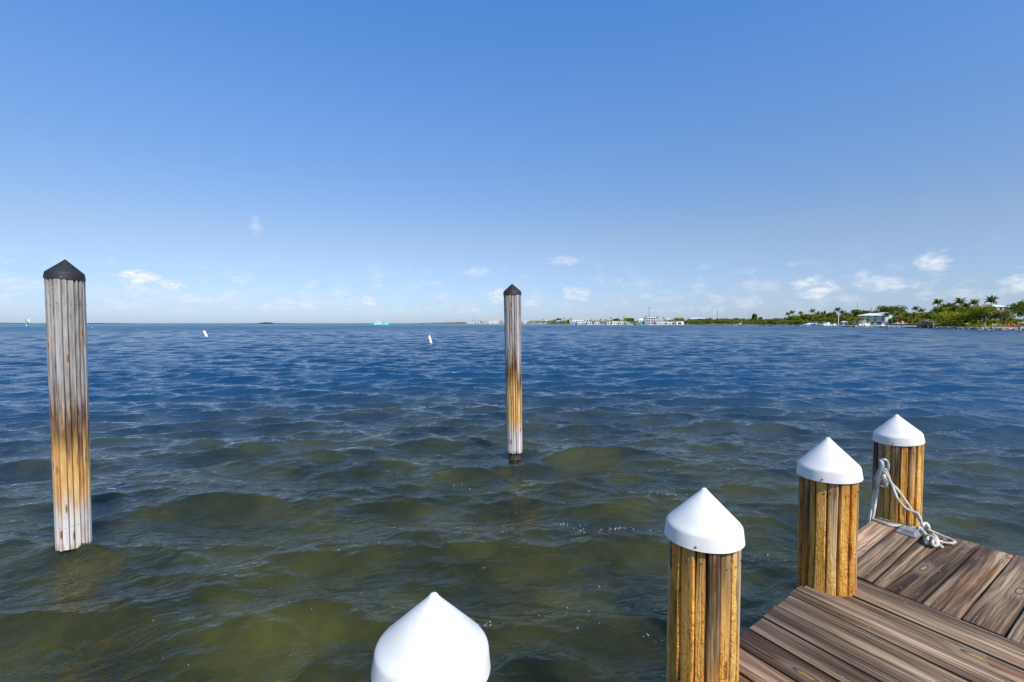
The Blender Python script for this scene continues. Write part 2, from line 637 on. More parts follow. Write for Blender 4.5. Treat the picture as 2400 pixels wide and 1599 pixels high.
def pile_wood(name, kind, lift=0.0):
    m, t, out = mat(name)
    tc = t.node('ShaderNodeTexCoord').outputs['Object']
    rn = t.node('ShaderNodeObjectInfo').outputs['Random']
    x, y, z = t.sep(tc)
    ofs = t.mul(rn, 61.0)
    ang = t.mul(t.math('ARCTAN2', y, x), 0.165)          # arc length round the pile
    s = t.add(ang, ofs)
    fine = t.noise(t.comb(t.mul(s, 150.0), t.mul(z, 5.0), ofs), 1.0, 4, 0.65)
    streak = t.noise(t.comb(t.mul(s, 30.0), t.mul(z, 1.3), ofs), 1.0, 5, 0.62, 0.3)
    blot = t.noise(t.comb(t.mul(s, 9.0), t.mul(z, 2.2), ofs), 1.0, 4, 0.6)
    ring = t.math('SINE', t.add(t.mul(s, 620.0), t.mul(t.noise(t.comb(t.mul(s, 14.0), t.mul(z, 1.4), ofs), 1.0, 3), 22.0)))
    ring = t.add(t.mul(ring, 0.5), 0.5)
    g = t.add(t.mul(streak, 0.5), t.add(t.mul(blot, 0.28), t.mul(fine, 0.24)))
    g = t.add(g, t.mul(t.sub(t.math('FRACT', t.mul(rn, 5.77)), 0.5), 0.17))
    vor = t.node('ShaderNodeTexVoronoi', feature='F1', voronoi_dimensions='2D')
    t.put(vor.inputs['Vector'], t.comb(t.mul(s, 14.0), t.mul(z, 2.6), 0.0))
    vor.inputs['Scale'].default_value = 1.0
    kon = t.sstep(t.sep(vor.outputs['Color'])[0], 0.66, 0.68)
    kcore = t.mul(t.sstep(vor.outputs['Distance'], 0.16, 0.10), kon)
    khalo = t.mul(t.sstep(vor.outputs['Distance'], 0.42, 0.14), kon)
    if kind == 'dock':
        old = t.ramp(g, [(0.36, (0.030, 0.018, 0.010)), (0.45, (0.13, 0.078, 0.038)), (0.54, (0.34, 0.222, 0.110)), (0.68, (0.62, 0.46, 0.28))])
        new = t.ramp(g, [(0.33, (0.24, 0.085, 0.013)), (0.43, (0.66, 0.29, 0.044)), (0.54, (0.88, 0.46, 0.095)), (0.68, (0.92, 0.66, 0.28))])
        hgt = t.add(z, t.mul(t.sub(streak, 0.5), 1.1))
        hgt = t.add(hgt, t.mul(t.sub(t.math('FRACT', t.mul(rn, 3.17)), 0.42), 0.85))
        c = t.mix(t.sstep(hgt, 1.66, 1.12), old, new)
        c = t.mix(t.mul(t.sstep(ring, 0.5, 1.0), 0.40), c, t.mix(1.0, c, (0.42, 0.32, 0.25), 'MULTIPLY'))
        burn = t.noise(t.comb(t.mul(s, 24.0), t.mul(z, 0.75), t.add(ofs, 3.0)), 1.0, 4, 0.65, 0.4)
        c = t.mix(t.mul(t.sstep(burn, 0.56, 0.68), 0.62), c, t.mix(1.0, c, (0.20, 0.15, 0.12), 'MULTIPLY'))
        c = t.mix(t.mul(t.sstep(burn, 0.42, 0.34), 0.5), c, t.mix(1.0, c, (1.35, 1.30, 1.25), 'MULTIPLY'))
        c = t.mix(kcore, c, (0.30, 0.12, 0.03))
    else:
        grey = t.ramp(g, [(0.34, (0.10, 0.085, 0.075)), (0.46, (0.30, 0.27, 0.25)), (0.58, (0.46, 0.43, 0.41)), (0.72, (0.60, 0.57, 0.55))])
        brown = t.ramp(g, [(0.34, (0.05, 0.028, 0.016)), (0.50, (0.17, 0.095, 0.045)), (0.66, (0.36, 0.21, 0.10))])
        oran = t.ramp(g, [(0.34, (0.32, 0.15, 0.045)), (0.48, (0.60, 0.335, 0.105)), (0.62, (0.76, 0.50, 0.22))])
        pale = t.ramp(g, [(0.34, (0.40, 0.33, 0.27)), (0.50, (0.62, 0.57, 0.53)), (0.66, (0.74, 0.71, 0.69))])
        hgt = t.add(t.sub(z, lift), t.mul(t.sub(streak, 0.5), 1.2))
        hgt = t.add(hgt, t.mul(t.sub(rn, 0.5), 0.30))
        c = t.mix(t.sstep(hgt, 1.95, 1.40), grey, brown)
        c = t.mix(t.sstep(hgt, 1.38, 0.98), c, oran)
        h2 = t.add(z, t.mul(t.sub(streak, 0.5), 0.9))
        c = t.mix(t.sstep(h2, 0.78, 0.38), c, pale)
        foot = t.mul(t.sstep(z, 0.20, 0.10), t.sstep(blot, 0.42, 0.62))
        c = t.mix(t.mul(foot, 0.7), c, (0.34, 0.20, 0.05))
        c = t.mix(t.mul(t.sstep(ring, 0.6, 1.0), 0.28), c, t.mix(1.0, c, (0.45, 0.40, 0.36), 'MULTIPLY'))
        c = t.mix(t.mul(khalo, 0.3), c, (0.55, 0.42, 0.32))
        c = t.mix(kcore, c, (0.24, 0.12, 0.05))
    crack = t.sstep(t.noise(t.comb(t.mul(s, 85.0), t.mul(z, 1.6), t.add(ofs, 7.0)), 1.0, 3, 0.6), 0.67, 0.72)
    c = t.mix(t.mul(crack, 0.7), c, (0.03, 0.018, 0.010))
    h = t.add(t.mul(fine, 0.8), t.add(t.mul(ring, -0.15), t.mul(crack, -1.0)))
    if kind == 'dock':
        fur = t.noise(t.comb(t.mul(s, 60.0), t.mul(z, 34.0), ofs), 1.0, 5, 0.7)
        flake = t.sstep(t.noise(t.comb(t.mul(s, 34.0), t.mul(z, 15.0), ofs), 1.0, 4, 0.6, 1.2), 0.45, 0.62)
        h = t.add(h, t.mul(t.add(t.mul(fur, 2.6), t.mul(flake, 1.6)), t.sstep(hgt, 1.5, 0.95)))
    bm = t.bump(h, 0.85, 0.006)
    principled(t, out, c, 0.8, normal=bm, spec=0.2)
    return m


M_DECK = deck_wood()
M_DOCKPILE = pile_wood('orange_sawn_wood', 'dock')
M_SEAPILE = pile_wood('grey_weathered_wood', 'sea')
M_SEAPILE2 = pile_wood('grey_weathered_orange_wood', 'sea', 0.24)


def cap_plastic(name, col, rough):
    m, t, out = mat(name)
    tc = t.node('ShaderNodeTexCoord').outputs['Object']
    n = t.noise(tc, 6.0, 5, 0.6)
    n2 = t.noise(tc, 60.0, 3, 0.6)
    lo = tuple(c * k_ for c, k_ in zip(col, (0.90, 0.885, 0.86)))
    c = t.mix(t.sstep(n, 0.35, 0.65), lo, col)
    bm = t.bump(n2, 0.06, 0.002)
    principled(t, out, c, t.sstep(n, 0.3, 0.7, rough - 0.05, rough + 0.08), normal=bm, spec=0.4)
    return m


M_WCAP = cap_plastic('white_plastic', (0.76, 0.74, 0.70), 0.5)
M_BCAP = cap_plastic('black_plastic', (0.022, 0.021, 0.021), 0.55)
M_STEEL = plain('galvanised_steel', (0.34, 0.34, 0.35), 0.5, 0.55, 0.15, 14)
M_SCREW = plain('rusty_screw_steel', (0.36, 0.22, 0.13), 0.5, 0.6, 0.3, 90)
M_NAIL = plain('bright_nail_steel', (0.45, 0.43, 0.40), 0.45, 0.5, 0.1, 40)


M_OLDNAIL = plain('old_nail_steel', (0.07, 0.055, 0.045), 0.6, 0.3, 0.3, 90)


def barnacle_mat():
    m, t, out = mat('barnacled_timber')
    tc = t.node('ShaderNodeTexCoord').outputs['Object']
    n = t.noise(tc, 42, 3, 0.6)
    z = t.sep(tc)[2]
    c = t.ramp(n, [(0.40, (0.010, 0.008, 0.006)), (0.54, (0.06, 0.05, 0.03)), (0.64, (0.34, 0.30, 0.20))])
    c = t.mix(t.sstep(z, -0.02, 0.10), c, (0.010, 0.008, 0.006))
    c = t.mix(t.sstep(z, -0.08, -0.30), c, (0.075, 0.072, 0.030))
    principled(t, out, c, 0.7, normal=t.bump(n, 0.9, 0.012))
    return m


M_BARN = barnacle_mat()


def cap_profile(Rr, hb, hc):
    rs = Rr * 0.955
    prof = [(Rr * 0.93, 0.0), (Rr, 0.0), (Rr * 0.996, 0.004)]
    prof += [(rs + (Rr - rs) * 0.10, hb * 0.90), (rs * 0.998, hb * 0.96), (rs * 0.988, hb + 0.002), (rs * 0.970, hb + 0.0062), (rs * 0.94, hb + 0.0125)]
    tip = 0.016
    for q in (.02, .05, .1, .2, .35, .5, .65, .8, .92):
        r = rs * 0.94 * (1 - q) + tip * q
        prof.append((r, hb + 0.0125 + (hc - 0.0245) * q))
    prof += [(tip, hb + hc - 0.011), (tip * 0.7, hb + hc - 0.004), (tip * 0.35, hb + hc - 0.0008), (0, hb + hc)]
    return prof


DZ = 0.94                        # top of the deck


def piling(label, x, y, rim, zb, Rr, r_top, r_bot, wood, capmat, nb, hb=0.064, hc=0.166, lean=(0, 0), captilt=(0, 0), core_r=0.125, seed=1, group=None, shaved=0.0, foot=-1.6):
    g = random.Random(seed)
    p = thing('piling', label, 'piling', (x, y, 0), 0, group)
    p.rotation_euler = (lean[0], lean[1], 0)
    # boards
    nl = MB()
    cuts = [g.uniform(0.75, 1.3) for _ in range(nb)]
    tot = sum(cuts)
    a = g.uniform(0, 6.28)
    h = rim + 0.012 - zb
    for k in range(nb):
        wa = cuts[k] / tot * 2 * math.pi
        mid = a + wa / 2
        a += wa
        off = g.uniform(-0.010, 0.004) if g.random() > shaved else g.uniform(-0.020, -0.010)
        gap = g.uniform(0.008, 0.015) if g.random() < 0.65 else g.uniform(0.015, 0.027)
        mb = MB()
        rows = []
        rough = 0.0034 if wood == M_DOCKPILE else 0.0016
        NS = 13
        th = 0.030
        dz = g.uniform(-0.008, 0.010) if zb < 0.5 else 0
        tw = g.uniform(-0.12, 0.12)
        for s_ in range(NS):
            q = s_ / (NS - 1)
            zz = zb + dz + (h - dz) * q
            rr = r_bot + (r_top - r_bot) * q + off + g.uniform(-rough, rough) * .9
            rr = min(rr, Rr * 0.955)
            w = rr * wa / 2 - gap / 2 + g.uniform(-rough, rough)
            w = max(w, 0.006)
            e = min(0.004, w * 0.4)
            u = Vector((math.cos(mid), math.sin(mid), 0))
            tv = Vector((-math.sin(mid), math.cos(mid), 0))
            bul = 0.002
            sec = [(-w, -th), (-w, -e), (-w + e, 0), (0, bul), (w - e, 0), (w, -e), (w, -th)]
            row = []
            for (ss, dd) in sec:
                q2 = u * (rr + dd + ss * tw) + tv * ss
                row.append((q2.x, q2.y, zz))
            rows.append(row)
        mb.loft(rows, closed=True, caps=True)
        obj('board', mb, wood, p, smooth=True, sharp=35)
        for zn in ((rim - .28, 1.62, .35) if zb < 0.5 and zb > 0 else (rim - .075,)):
            q = (zn - zb) / h
            rr = r_bot + (r_top - r_bot) * q + off + .0035
            for da in ((0,) if zb > 0 or g.random() < .6 else (-.25, .25)):
                an = mid + da * wa
                zq = zn + g.uniform(-.012, .012)
                Mn = Matrix.Rotation(an, 4, 'Z') @ Matrix.Translation((rr, 0, zq)) @ Matrix.Rotation(R(90), 4, 'Y')
                nl.lathe([(.0042, -.004), (.0042, .0008), (0, .001)], 6, m=Mn)
    o = obj('nails', nl, M_OLDNAIL, p)
    o['kind'] = 'stuff'
    mb = MB().lathe([(0, foot), (core_r, foot), (core_r * 0.98, zb + 0.02), (core_r + 0.004, rim), (0, rim)], 20)
    obj('core', mb, M_BARN, p, smooth=True, sharp=40)
    # cap
    mb = MB().lathe(cap_profile(Rr, hb, hc), 72)
    c = obj('cap', mb, capmat, p, smooth=True, sharp=50)
    c.location = (0, 0, rim)
    c.rotation_euler = (captilt[0], captilt[1], 0)
    # a screw through the skirt, on the side of the viewer
    va = math.atan2(-y, -x) - 0.18
    rs_ = Rr * 0.99
    mb = MB()
    M = Matrix.Rotation(va, 4, 'Z') @ Matrix.Translation((rs_, 0, hb * 0.26)) @ Matrix.Rotation(R(90), 4, 'Y')
    mb.lathe([(0.0055, -0.004), (0.0055, 0.002), (0.003, 0.004), (0, 0.004)], 8, m=M)
    obj('screw', mb, M_SCREW if capmat == M_WCAP else M_NAIL, c)
    return p


G_DOCK, G_SEA = 'white capped pilings along the dock edge', 'black capped mooring pilings standing in the water'
piling('white capped piling at the bottom edge, only its broad cone in view', -0.246, 1.455, 1.549, -1.4, 0.18, .160, .160, M_DOCKPILE, M_WCAP, 18, captilt=(0, R(2)), seed=3, group=G_DOCK, foot=-1.6)
piling('bright orange streaked piling with white cap, nearest one beside the deck planks', 0.918, 2.294, 1.582, -1.4, 0.18, .162, .162, M_DOCKPILE, M_WCAP, 18, hc=.170, seed=11, group=G_DOCK, shaved=0.3)
piling('brown and orange piling with white cap set in a notch between two deck sections', 2.023, 3.073, 1.634, -1.4, 0.18, .163, .160, M_DOCKPILE, M_WCAP, 18, hc=.178, captilt=(0, R(-2.5)), seed=22, group=G_DOCK, shaved=0.2)
PD = piling('white capped piling with the galvanised cleat and white rope on it', 3.36, 4.197, 1.583, -1.4, 0.18, .176, .170, M_DOCKPILE, M_WCAP, 18, captilt=(R(1), R(-6)), seed=31, group=G_DOCK, shaved=0.2)
piling('tall grey mooring piling with black cap at the left, pale at its foot', -4.98, 5.437, 3.09, 0.088, 0.178, .172, .156, M_SEAPILE, M_BCAP, 17, hb=.066, hc=.155, captilt=(0, R(3.0)), seed=45, group=G_SEA, core_r=.128)
piling('more distant mooring piling with black cap in mid frame, orange above its pale foot', 0.055, 9.355, 3.145, 0.115, 0.178, .169, .150, M_SEAPILE2, M_BCAP, 17, hb=.064, hc=.150, lean=(0, R(-0.9)), seed=57, group=G_SEA, core_r=.125)


# ------------------------------------------------------------------ the dock
def plank(parent, corners, z, th=0.038, g=None, name='plank'):
    """corners: near-left, near-right, far-right, far-left in the deck plane; the first edge to the last is the length"""
    a, b, c, d = [Vector((p[0], p[1], 0)) for p in corners]
    o0 = (a + b) / 2
    ax = ((c + d) / 2 - o0).normalized()
    ang = math.atan2(ax.y, ax.x)
    M = Matrix.Translation((o0.x, o0.y, z)) @ Matrix.Rotation(ang, 4, 'Z')
    Mi = M.inverted()
    A, B, C, D_ = [Mi @ Vector((p.x, p.y, z)) for p in (a, b, c, d)]
    mb = MB()
    rows = []
    e = 0.0045
    N = 7
    cup = g.uniform(-0.003, 0.001)
    for k in range(N):
        q = k / (N - 1)
        L = A.lerp(D_, q)
        Rr = B.lerp(C, q)
        y0, y1 = L.y, Rr.y
        x0, x1 = L.x, Rr.x
        if y0 > y1:
            y0, y1, x0, x1 = y1, y0, x1, x0
        y0 += g.uniform(-0.002, 0.002)
        y1 += g.uniform(-0.002, 0.002)
        w = y1 - y0
        zz = g.uniform(-0.0012, 0.0012)
        sec = []
        for (s_, dz) in ((0, -th), (0, -e), (e / w, 0), (0.27, cup * 0.8), (0.5, cup), (0.73, cup * 0.8), (1 - e / w, 0), (1, -e), (1, -th)):
            sec.append((x0 + (x1 - x0) * s_, y0 + w * s_, dz + (zz if dz > -th else 0)))
        rows.append(sec)
    # rounded ends
    for end, ins in ((0, 1), (-1, -1)):
        r = rows[end]
        top = [(p[0] + ins * 0.004, p[1], p[2]) for p in r]
        dn = [(p[0], p[1], p[2] - (0.004 if -0.01 < p[2] else 0)) for p in r]
        rows[end] = top
        if end == 0:
            rows.insert(0, dn)
        else:
            rows.append(dn)
    mb.loft(rows, closed=True, caps=True)
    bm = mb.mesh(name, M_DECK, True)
    bmm = bmesh.new()
    bmm.from_mesh(bm)
    bmesh.ops.recalc_face_normals(bmm, faces=bmm.faces)
    bmm.to_mesh(bm)
    bmm.free()
    bm.set_sharp_from_angle(angle=R(50))
    o = obj(name, bm, None, parent)
    o.matrix_local = M
    return o


def V2(x, y): return Vector((x, y, 0))


def build_dock():
    g = random.Random(4)
    dock = thing('dock', 'weathered wooden dock with planks laid in two directions, between the white capped pilings', 'dock', (0, 0, 0))
    u = Vector((0.512, -0.859, 0)).normalized()       # run of the near planks
    w = Vector((0.845, 0.535, 0)).normalized()        # run of the far planks
    e1 = Vector((2.425, 2.828, 0))                    # a point on the line where both meet
    nails = MB()

    def nail(p, z=DZ):
        nails.lathe([(0.0040, -0.004), (0.0040, 0.0012), (0, 0.002)], 7, (p.x, p.y, z))
    # ---- near section: measured seams on the water-side edge
    edge = [onz(*p, DZ) for p in ((1903.4, 1354.9), (1881, 1374), (1852, 1393.7), (1820.8, 1418.5), (1786.9, 1447.4), (1753, 1472))]
    ed = (edge[-1] - edge[0]).normalized()
    while len(edge) < 26:
        edge.append(edge[-1] + ed * g.uniform(0.172, 0.190))
    LEN = 4.6
    perp = Vector((-u.y, u.x, 0))
    if perp.dot(ed) > 0: perp = -perp                   # towards the far section
    # first plank, butting against pile and the far planks
    f0 = e1 + u * -0.36
    off = (edge[0] - e1).dot(perp)
    a = e1 + u * (-0.40) - perp * 0.006
    b = a + perp * (off + 0.006 + 0.006)
    plank(dock, [a, b, b + u * LEN, a + u * LEN], DZ + 0.002, g=g)
    for k in (0.35, 0.95, 1.55):
        for s_ in (0.25, 0.75):
            nail(a.lerp(b, s_) + u * k, DZ + 0.002)
    for k in range(len(edge) - 1):
        P, Q = edge[k], edge[k + 1]
        j = g.uniform(-0.012, 0.012)
        P = P + u * j
        Q = Q + u * j
        gap = g.uniform(0.009, 0.017)
        du = u * LEN
        P2 = P - perp * gap / 2
        Q2 = Q + perp * gap / 2
        zz = DZ + g.uniform(-0.003, 0.003)
        # boards running behind a pile start past it
        plank(dock, [P2, Q2, Q2 + du, P2 + du], zz, g=g)
        for dist in (0.44, 1.05, 1.66):
            for s_ in (0.22, 0.5, 0.78):
                if g.random() < 0.55:
                    nail(P.lerp(Q, s_) + u * (dist + g.uniform(-.02, .02)), zz)
    # ---- far section
    near = [(2163 - 2163, 0)]
    S0a, S0b = onz(2012, 1244, DZ), onz(2036.6, 1227, DZ)
    s0 = (S0b - S0a).normalized()
    seams = []
    # each seam: point on the meeting line, point on the back edge
    def meet(p, q):      # where line p-q crosses the meeting line
        d = q - p
        t_ = ((e1 - p).cross(u)).z / d.cross(u).z
        return p + d * t_
    back0, back1 = onz(2230.8, 1260, DZ), onz(2379.4, 1300, DZ)
    bd = (back1 - back0).normalized()

    def backp(p, q):
        d = q - p
        t_ = ((back0 - p).cross(bd)).z / d.cross(bd).z
        return p + d * t_
    pts = [(S0a, S0b), None, (onz(2045, 1366, DZ), onz(2163, 1256, DZ)), (onz(2073, 1380, DZ), onz(2230.8, 1260, DZ)),
           (onz(2158, 1414, DZ), onz(2300.6, 1277.8, DZ)), (onz(2250, 1450.6, DZ), onz(2379.4, 1300, DZ))]
    ends = []
    for pq in pts:
        ends.append(None if pq is None else (meet(*pq), backp(*pq)))
    ends[1] = (ends[0][0].lerp(ends[2][0], 0.52), ends[0][1].lerp(ends[2][1], 0.5))
    while len(ends) < 12:
        l = ends[-1]
        ends.append((l[0] + u * 0.181, l[1] + bd * 0.184))
    for k in range(len(ends) - 1):
        (a0, a1), (b0, b1) = ends[k], ends[k + 1]
        gap = (0.004, 0.003, 0.004, 0.012, 0.005, 0.012)[k] if k < 6 else 0.007
        sh = w * g.uniform(-0.012, 0.008)
        a0 = a0 + w * 0.008 + u * gap / 2
        b0 = b0 + w * 0.008 - u * gap / 2
        a1 = a1 + u * gap / 2 + sh
        b1 = b1 - u * gap / 2 + sh
        zz = DZ + (0.012, 0.011, 0.002, 0.004, 0.0, 0.004)[k] if k < 6 else DZ + g.uniform(-.002, .004)
        plank(dock, [a0, b0, b1, a1], zz, g=g)
        for q in (0.07, 0.42, 0.80):
            for s_ in (0.25, 0.75):
                nail(a0.lerp(a1, q).lerp(b0.lerp(b1, q), s_ + g.uniform(-.06, .06)), zz)
    o = obj('nails', nails, M_NAIL, dock)
    o['kind'] = 'stuff'
    # stringers and rim beam below
    mb = MB()
    for dist in (0.30, 1.05, 1.66, 3.0):
        A = edge[0] + u * dist
        B = edge[-1] + u * dist
        mid, L = (A + B) / 2, (B - A).length
        mb.box((mid.x, mid.y, DZ - 0.135), (L, 0.05, 0.18), math.atan2(ed.y, ed.x))
    for q in (0.1, 0.5, 0.9):
        A = ends[0][0].lerp(ends[0][1], q)
        B = ends[-1][0].lerp(ends[-1][1], q)
        mid, L = (A + B) / 2, (B - A).length
        mb.box((mid.x, mid.y, DZ - 0.145), (L, 0.05, 0.18), math.atan2((B - A).y, (B - A).x))
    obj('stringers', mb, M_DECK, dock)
    return ends


ENDS = build_dock()


# ------------------------------------------------------------------ rope, cleat, deck light
def rope_mat():
    m, t, out = mat('white_nylon_rope')
    tc = t.node('ShaderNodeTexCoord').outputs['Object']
    n = t.noise(tc, 60, 4, 0.6)
    n2 = t.noise(tc, 9, 3)
    c = t.mix(t.sstep(n2, 0.35, 0.7), (0.46, 0.41, 0.32), (0.72, 0.67, 0.58))
    principled(t, out, c, 0.8, normal=t.bump(n, 0.5, 0.003), spec=0.2)
    return m


M_ROPE = rope_mat()


def catmull(pts, n):
    pts = [Vector(p) for p in pts]
    P = [pts[0] * 2 - pts[1]] + pts + [pts[-1] * 2 - pts[-2]]
    out = []
    for i in range(1, len(P) - 2):
        for k in range(n):
            t_ = k / n
            p0, p1, p2, p3 = P[i - 1:i + 3]
            out.append(0.5 * ((2 * p1) + (p2 - p0) * t_ + (2 * p0 - 5 * p1 + 4 * p2 - p3) * t_ ** 2 + (3 * p1 - p0 - 3 * p2 + p3) * t_ ** 3))
    out.append(pts[-1])
    return out


def twisted(mb, pts, r=0.0102):
    c = catmull(pts, 10)
    # even resampling
    L = [0]
    for a, b in zip(c, c[1:]):
        L.append(L[-1] + (b - a).length)
    N = max(6, int(L[-1] / 0.0065))
    q = []
    j = 0
    for k in range(N + 1):
        d = L[-1] * k / N
        while j < len(L) - 2 and L[j + 1] < d:
            j += 1
        f = (d - L[j]) / max(1e-9, L[j + 1] - L[j])
        q.append(c[j].lerp(c[j + 1], f))
    up = Vector((0.31, 0.2, 0.93)).normalized()
    frames = []
    for i, p in enumerate(q):
        tg = (q[min(i + 1, N)] - q[max(i - 1, 0)]).normalized()
        a = (up - tg * up.dot(tg)).normalized()
        up = a
        frames.append((p, a, tg.cross(a)))
    for s_ in range(3):
        st = []
        for i, (p, a, b) in enumerate(frames):
            an = 2 * math.pi * (s_ / 3 + L[-1] * i / N / 0.055)
            st.append(p + (a * math.cos(an) + b * math.sin(an)) * r * 0.50)
        mb.tube(st, r * 0.56, 5)


def build_rope():
    def c(x, y, Y): return ony(2020 + x / 6.533, 1060 + y / 6.533, Y)

    def dk(x, y, up=0.013): return onz(2020 + x / 6.533, 1060 + y / 6.533, DZ + 0.012 + up)
    root = thing('mooring_rope', 'white twisted rope looped over the cleat and knotted on the deck planks', 'rope', (0, 0, 0))
    Kp = dk(960, 1150, .03)
    mb = MB()
    twisted(mb, [c(325, 262, 4.03), c(360, 262, 4.00), c(405, 350, 3.985), c(440, 455, 3.97), c(560, 590, 3.93), c(700, 790, 3.90), c(765, 885, 3.885), c(850, 985, 3.87), c(905, 1075, 3.86), Kp])
    twisted(mb, [c(335, 280, 4.02), c(370, 330, 3.98), c(465, 510, 3.95), c(540, 700, 3.92), c(640, 830, 3.90), c(740, 895, 3.88), c(830, 925, 3.865), c(890, 1010, 3.855), c(930, 1100, 3.85), Kp + Vector((0.02, -.01, .01))])
    obj('hanging_loop', mb, M_ROPE, root, smooth=True)
    mb = MB()
    twisted(mb, [c(300, 300, 4.04), c(240, 430, 4.05), c(205, 540, 4.06), c(180, 660, 4.07), c(160, 800, 4.07), c(130, 950, 4.06), c(108, 1075, 4.05), c(98, 1180, 4.06)])
    twisted(mb, [c(310, 320, 4.02), c(262, 430, 4.03), c(238, 540, 4.04), c(225, 680, 4.04), c(200, 830, 4.03), c(180, 960, 4.02), dk(165, 1018), dk(240, 1045), dk(310, 1072), dk(400, 1108), dk(500, 1128), dk(610, 1122), dk(700, 1150, .016), dk(800, 1160), dk(880, 1160, .015), dk(950, 1165, .02)])
    obj('wrapped_loop', mb, M_ROPE, root, smooth=True)
    mb = MB()
    twisted(mb, [dk(930, 1120, .05), dk(985, 1085, .05), dk(1030, 1150, .045), dk(1010, 1190, .02), dk(950, 1180, .015), dk(900, 1150, .02), dk(930, 1200, .04), dk(985, 1260, .02)])
    twisted(mb, [dk(890, 1130, .03), dk(880, 1175, .035), dk(920, 1215, .03), dk(975, 1262, .02), dk(1010, 1300, .02)])
    twisted(mb, [dk(1010, 1180, .03), dk(1080, 1215, .02), dk(1160, 1250, .013), dk(1250, 1290, .013), dk(1360, 1330, .013), dk(1425, 1372, .013), dk(1390, 1395, .013), dk(1300, 1388, .013), dk(1215, 1372, .015), dk(1150, 1350, .03)])
    obj('bight', mb, M_ROPE, root, smooth=True)
    mb = MB()
    twisted(mb, [dk(1000, 1270, .02), dk(1060, 1290, .05), dk(1120, 1330, .055), dk(1150, 1400, .03), dk(1090, 1420, .013), dk(1050, 1370, .02), dk(1020, 1300, .045), dk(1000, 1350, .03), dk(970, 1330, .014), dk(990, 1395, .013), dk(1030, 1400, .013)])
    twisted(mb, [dk(1090, 1260, .03), dk(1150, 1320, .045), dk(1170, 1390, .035), dk(1120, 1440, .013), dk(1080, 1400, .03), dk(1100, 1330, .05), dk(1050, 1310, .03)])
    twisted(mb, [dk(1130, 1340, .03), dk(1170, 1410, .022), dk(1205, 1435, .014), dk(1235, 1455, .013)])
    obj('knot', mb, M_ROPE, root, smooth=True)

    cl = thing('dock_cleat', 'galvanised horn cleat bolted to the farthest white capped piling', 'cleat', (0, 0, 0))
    mb = MB()
    mb.tube(catmull([c(258, 122, 4.04), c(290, 150, 4.03), c(305, 215, 4.02), c(285, 300, 4.02), c(240, 390, 4.03), c(212, 470, 4.04), c(205, 560, 4.05)], 6),
            [0.010] * 2 + [.015] * 4 + [.022] * 23 + [.019] * 4 + [.015] * 4, 10)
    obj('horn', mb, M_STEEL, cl, smooth=True)
    mb = MB()
    mb.tube(catmull([c(300, 122, 4.06), c(350, 118, 4.05), c(392, 160, 4.045), c(398, 240, 4.04), c(370, 330, 4.05), c(385, 430, 4.055), c(350, 540, 4.06)], 6), 0.015, 8)
    obj('horn', mb, M_STEEL, cl, smooth=True)
    ctr = c(322, 490, 4.055)
    n = Vector((-ctr.x, -ctr.y, 0)).normalized()
    Mx = Matrix.Translation(ctr) @ n.to_track_quat('Z', 'Y').to_matrix().to_4x4()
    mb = MB().lathe([(0.012, -0.01), (0.012, 0.012), (0.017, 0.016), (0.030, 0.010), (0.036, 0.0), (0.036, -0.02)], 18, m=Mx)
    obj('bolt_lug', mb, M_STEEL, cl, smooth=True)
    mb = MB()
    mb.tube([c(320, 330, 4.05), c(325, 430, 4.06), c(322, 500, 4.07)], [0.030, .034, .030], 10)
    obj('base_plate', mb, M_STEEL, cl, smooth=True)

    # clear glass deck light
    q = [onz(*p, DZ + 0.013) for p in ((2099, 1246.5), (2145, 1262), (2165, 1253.5), (2120, 1239))]
    li = thing('dock_light', 'clear rectangular deck light set between the planks beside the rope knot', 'deck light', (0, 0, 0))
    m, t, out = mat('clear_cast_glass')
    principled(t, out, (0.86, 0.90, 0.93), 0.08, **{'Transmission Weight': 0.75, 'IOR': 1.48})
    ctr = sum(q, Vector()) / 4
    base = [p + Vector((0, 0, 0.002)) for p in q]
    top = [ctr.lerp(p, 0.70) + Vector((0, 0, 0.034)) for p in q]
    mb = MB().loft([base, top], closed=True, caps=True)
    obj('lens', mb, m, li)
    mb = MB()
    for k in range(4):
        mb.tube([q[k] + Vector((0, 0, .005)), q[(k + 1) % 4] + Vector((0, 0, .005))], 0.005, 6)
        mb.tube([top[k], top[(k + 1) % 4]], 0.0022, 5)
    obj('frame', mb, M_STEEL, li)
    mb = MB()
    i4 = [ctr.lerp(p, 0.5) + Vector((0, 0, 0.006)) for p in q]
    i5 = [p + Vector((0, 0, 0.008)) for p in i4]
    mb.loft([i4, i5], closed=True, caps=True)
    obj('solar_panel', mb, plain('dark_solar_cell', (0.02, 0.022, 0.03), 0.25), li)


build_rope()


# ------------------------------------------------------------------ far shore: ground
SHORE = [(3300, 150), (2700, 165), (2400, 177), (2300, 184), (2230, 205), (2190, 228), (2150, 262), (2100, 288), (2040, 322), (1990, 330), (1945, 357), (1890, 406),
         (1830, 449), (1790, 486), (1720, 593), (1640, 640), (1600, 770), (1480, 823), (1380, 900), (1320, 1060), (1280, 1350), (1180, 1480), (1090, 1560), (1040, 1700), (995, 1900)]


def shoreY(px):
    for (a, ya), (b, yb) in zip(SHORE, SHORE[1:]):
        if b <= px <= a:
            return ya + (yb - ya) * (a - px) / (a - b)
    return SHORE[0][1] if px > SHORE[0][0] else SHORE[-1][1]


